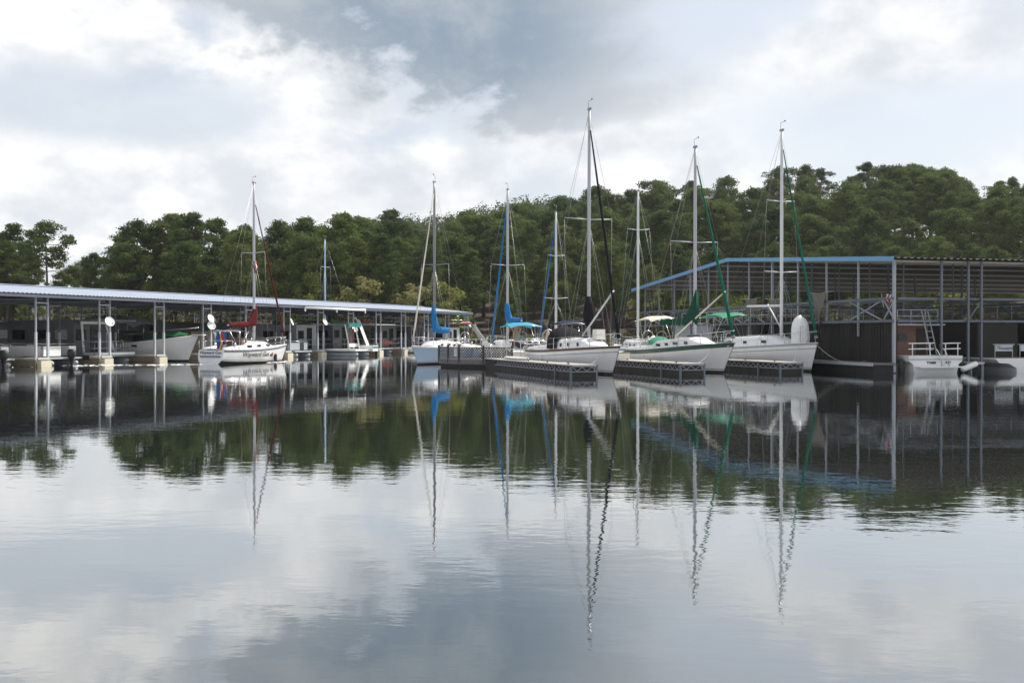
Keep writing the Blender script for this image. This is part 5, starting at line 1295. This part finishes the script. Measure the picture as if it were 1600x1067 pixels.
# ------------------------------------------------------------------ the person on the deck of the blue-covered boat
def person():
    foot = onboat(rE, (-5.55, 0.75, 1.06)); s = 1.0
    p = at(806.5, foot.y); root = empty('person', (p.x, foot.y, 1.04), 0.15)
    tag(root, 'bare-chested person in a pink cap and tan shorts standing behind the blue cover', 'person')
    J = {'pel': (0, 0, 0.95, .135, .10), 'wai': (0, 0.01, 1.10, .125, .095), 'che': (0, 0.02, 1.30, .16, .11), 'nkb': (0, 0.01, 1.46, .075, .07), 'nk': (0, -0.005, 1.54, .058, .058),
         'hd0': (0, -0.02, 1.60, .07, .08), 'hd': (0, -0.025, 1.68, .082, .098), 'hd1': (0, -0.015, 1.755, .06, .075), 'nose': (0, -0.125, 1.665, .014, .014)}
    E = [('pel', 'wai'), ('wai', 'che'), ('che', 'nkb'), ('nkb', 'nk'), ('nk', 'hd0'), ('hd0', 'hd'), ('hd', 'hd1'), ('hd', 'nose')]
    for sg, n in ((-1, 'l'), (1, 'r')):
        J.update({n + 'sh': (sg * .185, .01, 1.42, .066, .066), n + 'el': (sg * .27, .05, 1.14, .042, .042), n + 'wr': (sg * .22, -.14, 0.98, .028, .028), n + 'pa': (sg * .20, -.21, 0.96, .036, .018),
                  n + 'hp': (sg * .095, 0, .90, .095, .095), n + 'kn': (sg * .115, -.01, .50, .056, .056), n + 'ca': (sg * .118, .02, .36, .052, .052), n + 'an': (sg * .12, .03, .085, .036, .036), n + 'to': (sg * .135, -.13, .03, .038, .028), n + 'ear': (sg * .088, -.015, 1.665, .016, .02)})
        E += [('nkb', n + 'sh'), (n + 'sh', n + 'el'), (n + 'el', n + 'wr'), (n + 'wr', n + 'pa'), ('pel', n + 'hp'), (n + 'hp', n + 'kn'), (n + 'kn', n + 'ca'), (n + 'ca', n + 'an'), (n + 'an', n + 'to'), ('hd', n + 'ear')]
        for k, (dx, ln) in enumerate(((-.03, .07), (-.01, .085), (.01, .08), (.03, .062))):
            a, b = f'{n}f{k}a', f'{n}f{k}b'
            J[a] = (sg * .20 + dx, -.25, .955, .010, .010); J[b] = (sg * .20 + dx, -.25 - ln * .6, .93, .009, .009); E += [(n + 'pa', a), (a, b)]
        J[n + 'tha'] = (sg * .155, -.21, .97, .011, .011); J[n + 'thb'] = (sg * .145, -.25, .96, .010, .010); E += [(n + 'pa', n + 'tha'), (n + 'tha', n + 'thb')]
    keys = list(J); me = bpy.data.meshes.new('body'); me.from_pydata([J[k][:3] for k in keys], [(keys.index(a), keys.index(b)) for a, b in E], [])
    o = bpy.data.objects.new('body', me); COL.objects.link(o)
    sk = o.modifiers.new('skin', 'SKIN'); sk.use_smooth_shade = True
    for i, k in enumerate(keys): me.skin_vertices[0].data[i].radius = J[k][3:5]; me.skin_vertices[0].data[i].use_root = (k == 'pel')
    sb = o.modifiers.new('sub', 'SUBSURF'); sb.levels = 2; sb.render_levels = 2
    dg = bpy.context.evaluated_depsgraph_get(); dg.update(); m2 = bpy.data.meshes.new_from_object(o.evaluated_get(dg)); bpy.data.objects.remove(o)
    m2.materials.clear(); m2.materials.append(mk('skin', (0.52, 0.27, 0.19), 0.55, var=0.06, scale=6))
    for pl in m2.polygons: pl.use_smooth = True
    b = bpy.data.objects.new('body', m2); COL.objects.link(b); b.parent = root
    mb = MB()
    mb.loft([[(0.155 * k * math.cos(a), 0.125 * k * math.sin(a), z) for a in [q * math.pi / 8 for q in range(16)]] for z, k in ((1.06, 0.93), (0.96, 1.06), (0.84, 1.12))], closed=True)
    for sg in (-1, 1): mb.loft([[(sg * 0.105 + 0.112 * k * math.cos(a), 0.118 * k * math.sin(a), z) for a in [q * math.pi / 6 for q in range(12)]] for z, k in ((0.90, 0.95), (0.72, 0.95), (0.56, 0.92))], closed=True)
    mb.build('shorts', mk('tan_shorts', (0.42, 0.32, 0.2), 0.85), root)
    mb = MB(); mb.ball((0, -0.015, 1.745), (0.092, 0.112, 0.07), 14, 8); mb.loft([[(x, -0.10 - 0.10 * u * math.sqrt(max(0, 1 - (x / 0.09) ** 2)), 1.745 - 0.02 * u) for x in [-0.08 + 0.02 * q for q in range(9)]] for u in (0, 0.5, 1)]); mb.build('cap', mk('pink_cap', (0.55, 0.25, 0.22), 0.8), root)
    for sg in (-1, 1): mb = MB(); mb.ball((sg * 0.03, -0.112, 1.69), 0.011, 6, 4); mb.build('eye', RUBBER, root)
    mb = MB(); mb.box((0, -0.108, 1.625), (0.045, 0.012, 0.010)); mb.build('mouth', REDP, root)
person()

# ------------------------------------------------------------------ foam of the wake
def wake_foam():
    rg = random.Random(6); mb = MB()
    def fleck(p, l, w):
        a = rg.uniform(-0.35, 0.35) + math.atan2(0.35, 1); d = Vector((math.cos(a), math.sin(a), 0)); n = Vector((-d.y, d.x, 0))
        h = rg.uniform(0.008, 0.03)
        ring = [p + d * l * math.cos(t) + n * w * math.sin(t) for t in [k * math.pi / 4 for k in range(8)]]
        mb.add([p + Vector((0, 0, h))] + [Vector((q.x, q.y, 0.003)) for q in ring], [(0, 1 + k, 1 + (k + 1) % 8) for k in range(8)], True)
    st = onboat(r0, (-7.2, -0.3, 0))
    for (dx, dy, n, ln) in ((-0.97, -0.20, 130, 17), (-0.90, -0.42, 60, 20)):
        for i in range(n):
            u = rg.random() ** 1.3; p = st + Vector((dx, dy, 0)) * ln * u + Vector((rg.gauss(0, 0.15 + 0.5 * u), rg.gauss(0, 0.15 + 0.6 * u), 0)); p.z = 0
            fleck(p, rg.uniform(0.04, 0.20) * (1.3 - u), rg.uniform(0.015, 0.05))
    for i in range(60):
        x = -0.6 - 3.2 * rg.random() ** 2; p = onboat(r0, (x + 0.5, -(H0.half(x, 0.1) + 0.1 + rg.random() * 0.25), 0)); p.z = 0; fleck(p, rg.uniform(0.06, 0.2), rg.uniform(0.03, 0.07))
    tag(mb.build('wake_foam', mk('foam', (0.8, 0.8, 0.8), 0.6, var=0.05)), 'white flecks of foam in the wake of the moving sloop', 'foam', kind='stuff')
wake_foam()

# ------------------------------------------------------------------ summer haze over the lake
def haze():
    m = bpy.data.materials.new('haze'); m.use_nodes = True; nt = m.node_tree; nt.nodes.clear()
    out = nt.nodes.new('ShaderNodeOutputMaterial'); pv = nt.nodes.new('ShaderNodeVolumePrincipled')
    pv.inputs['Color'].default_value = (0.92, 0.95, 1.0, 1); pv.inputs['Density'].default_value = 0.00013; pv.inputs['Anisotropy'].default_value = 0.3
    nt.links.new(pv.outputs[0], out.inputs['Volume'])
    mb = MB(); mb.box((0, 270, 42), (920, 740, 96)); tag(mb.build('haze', m), kind='stuff')
haze()
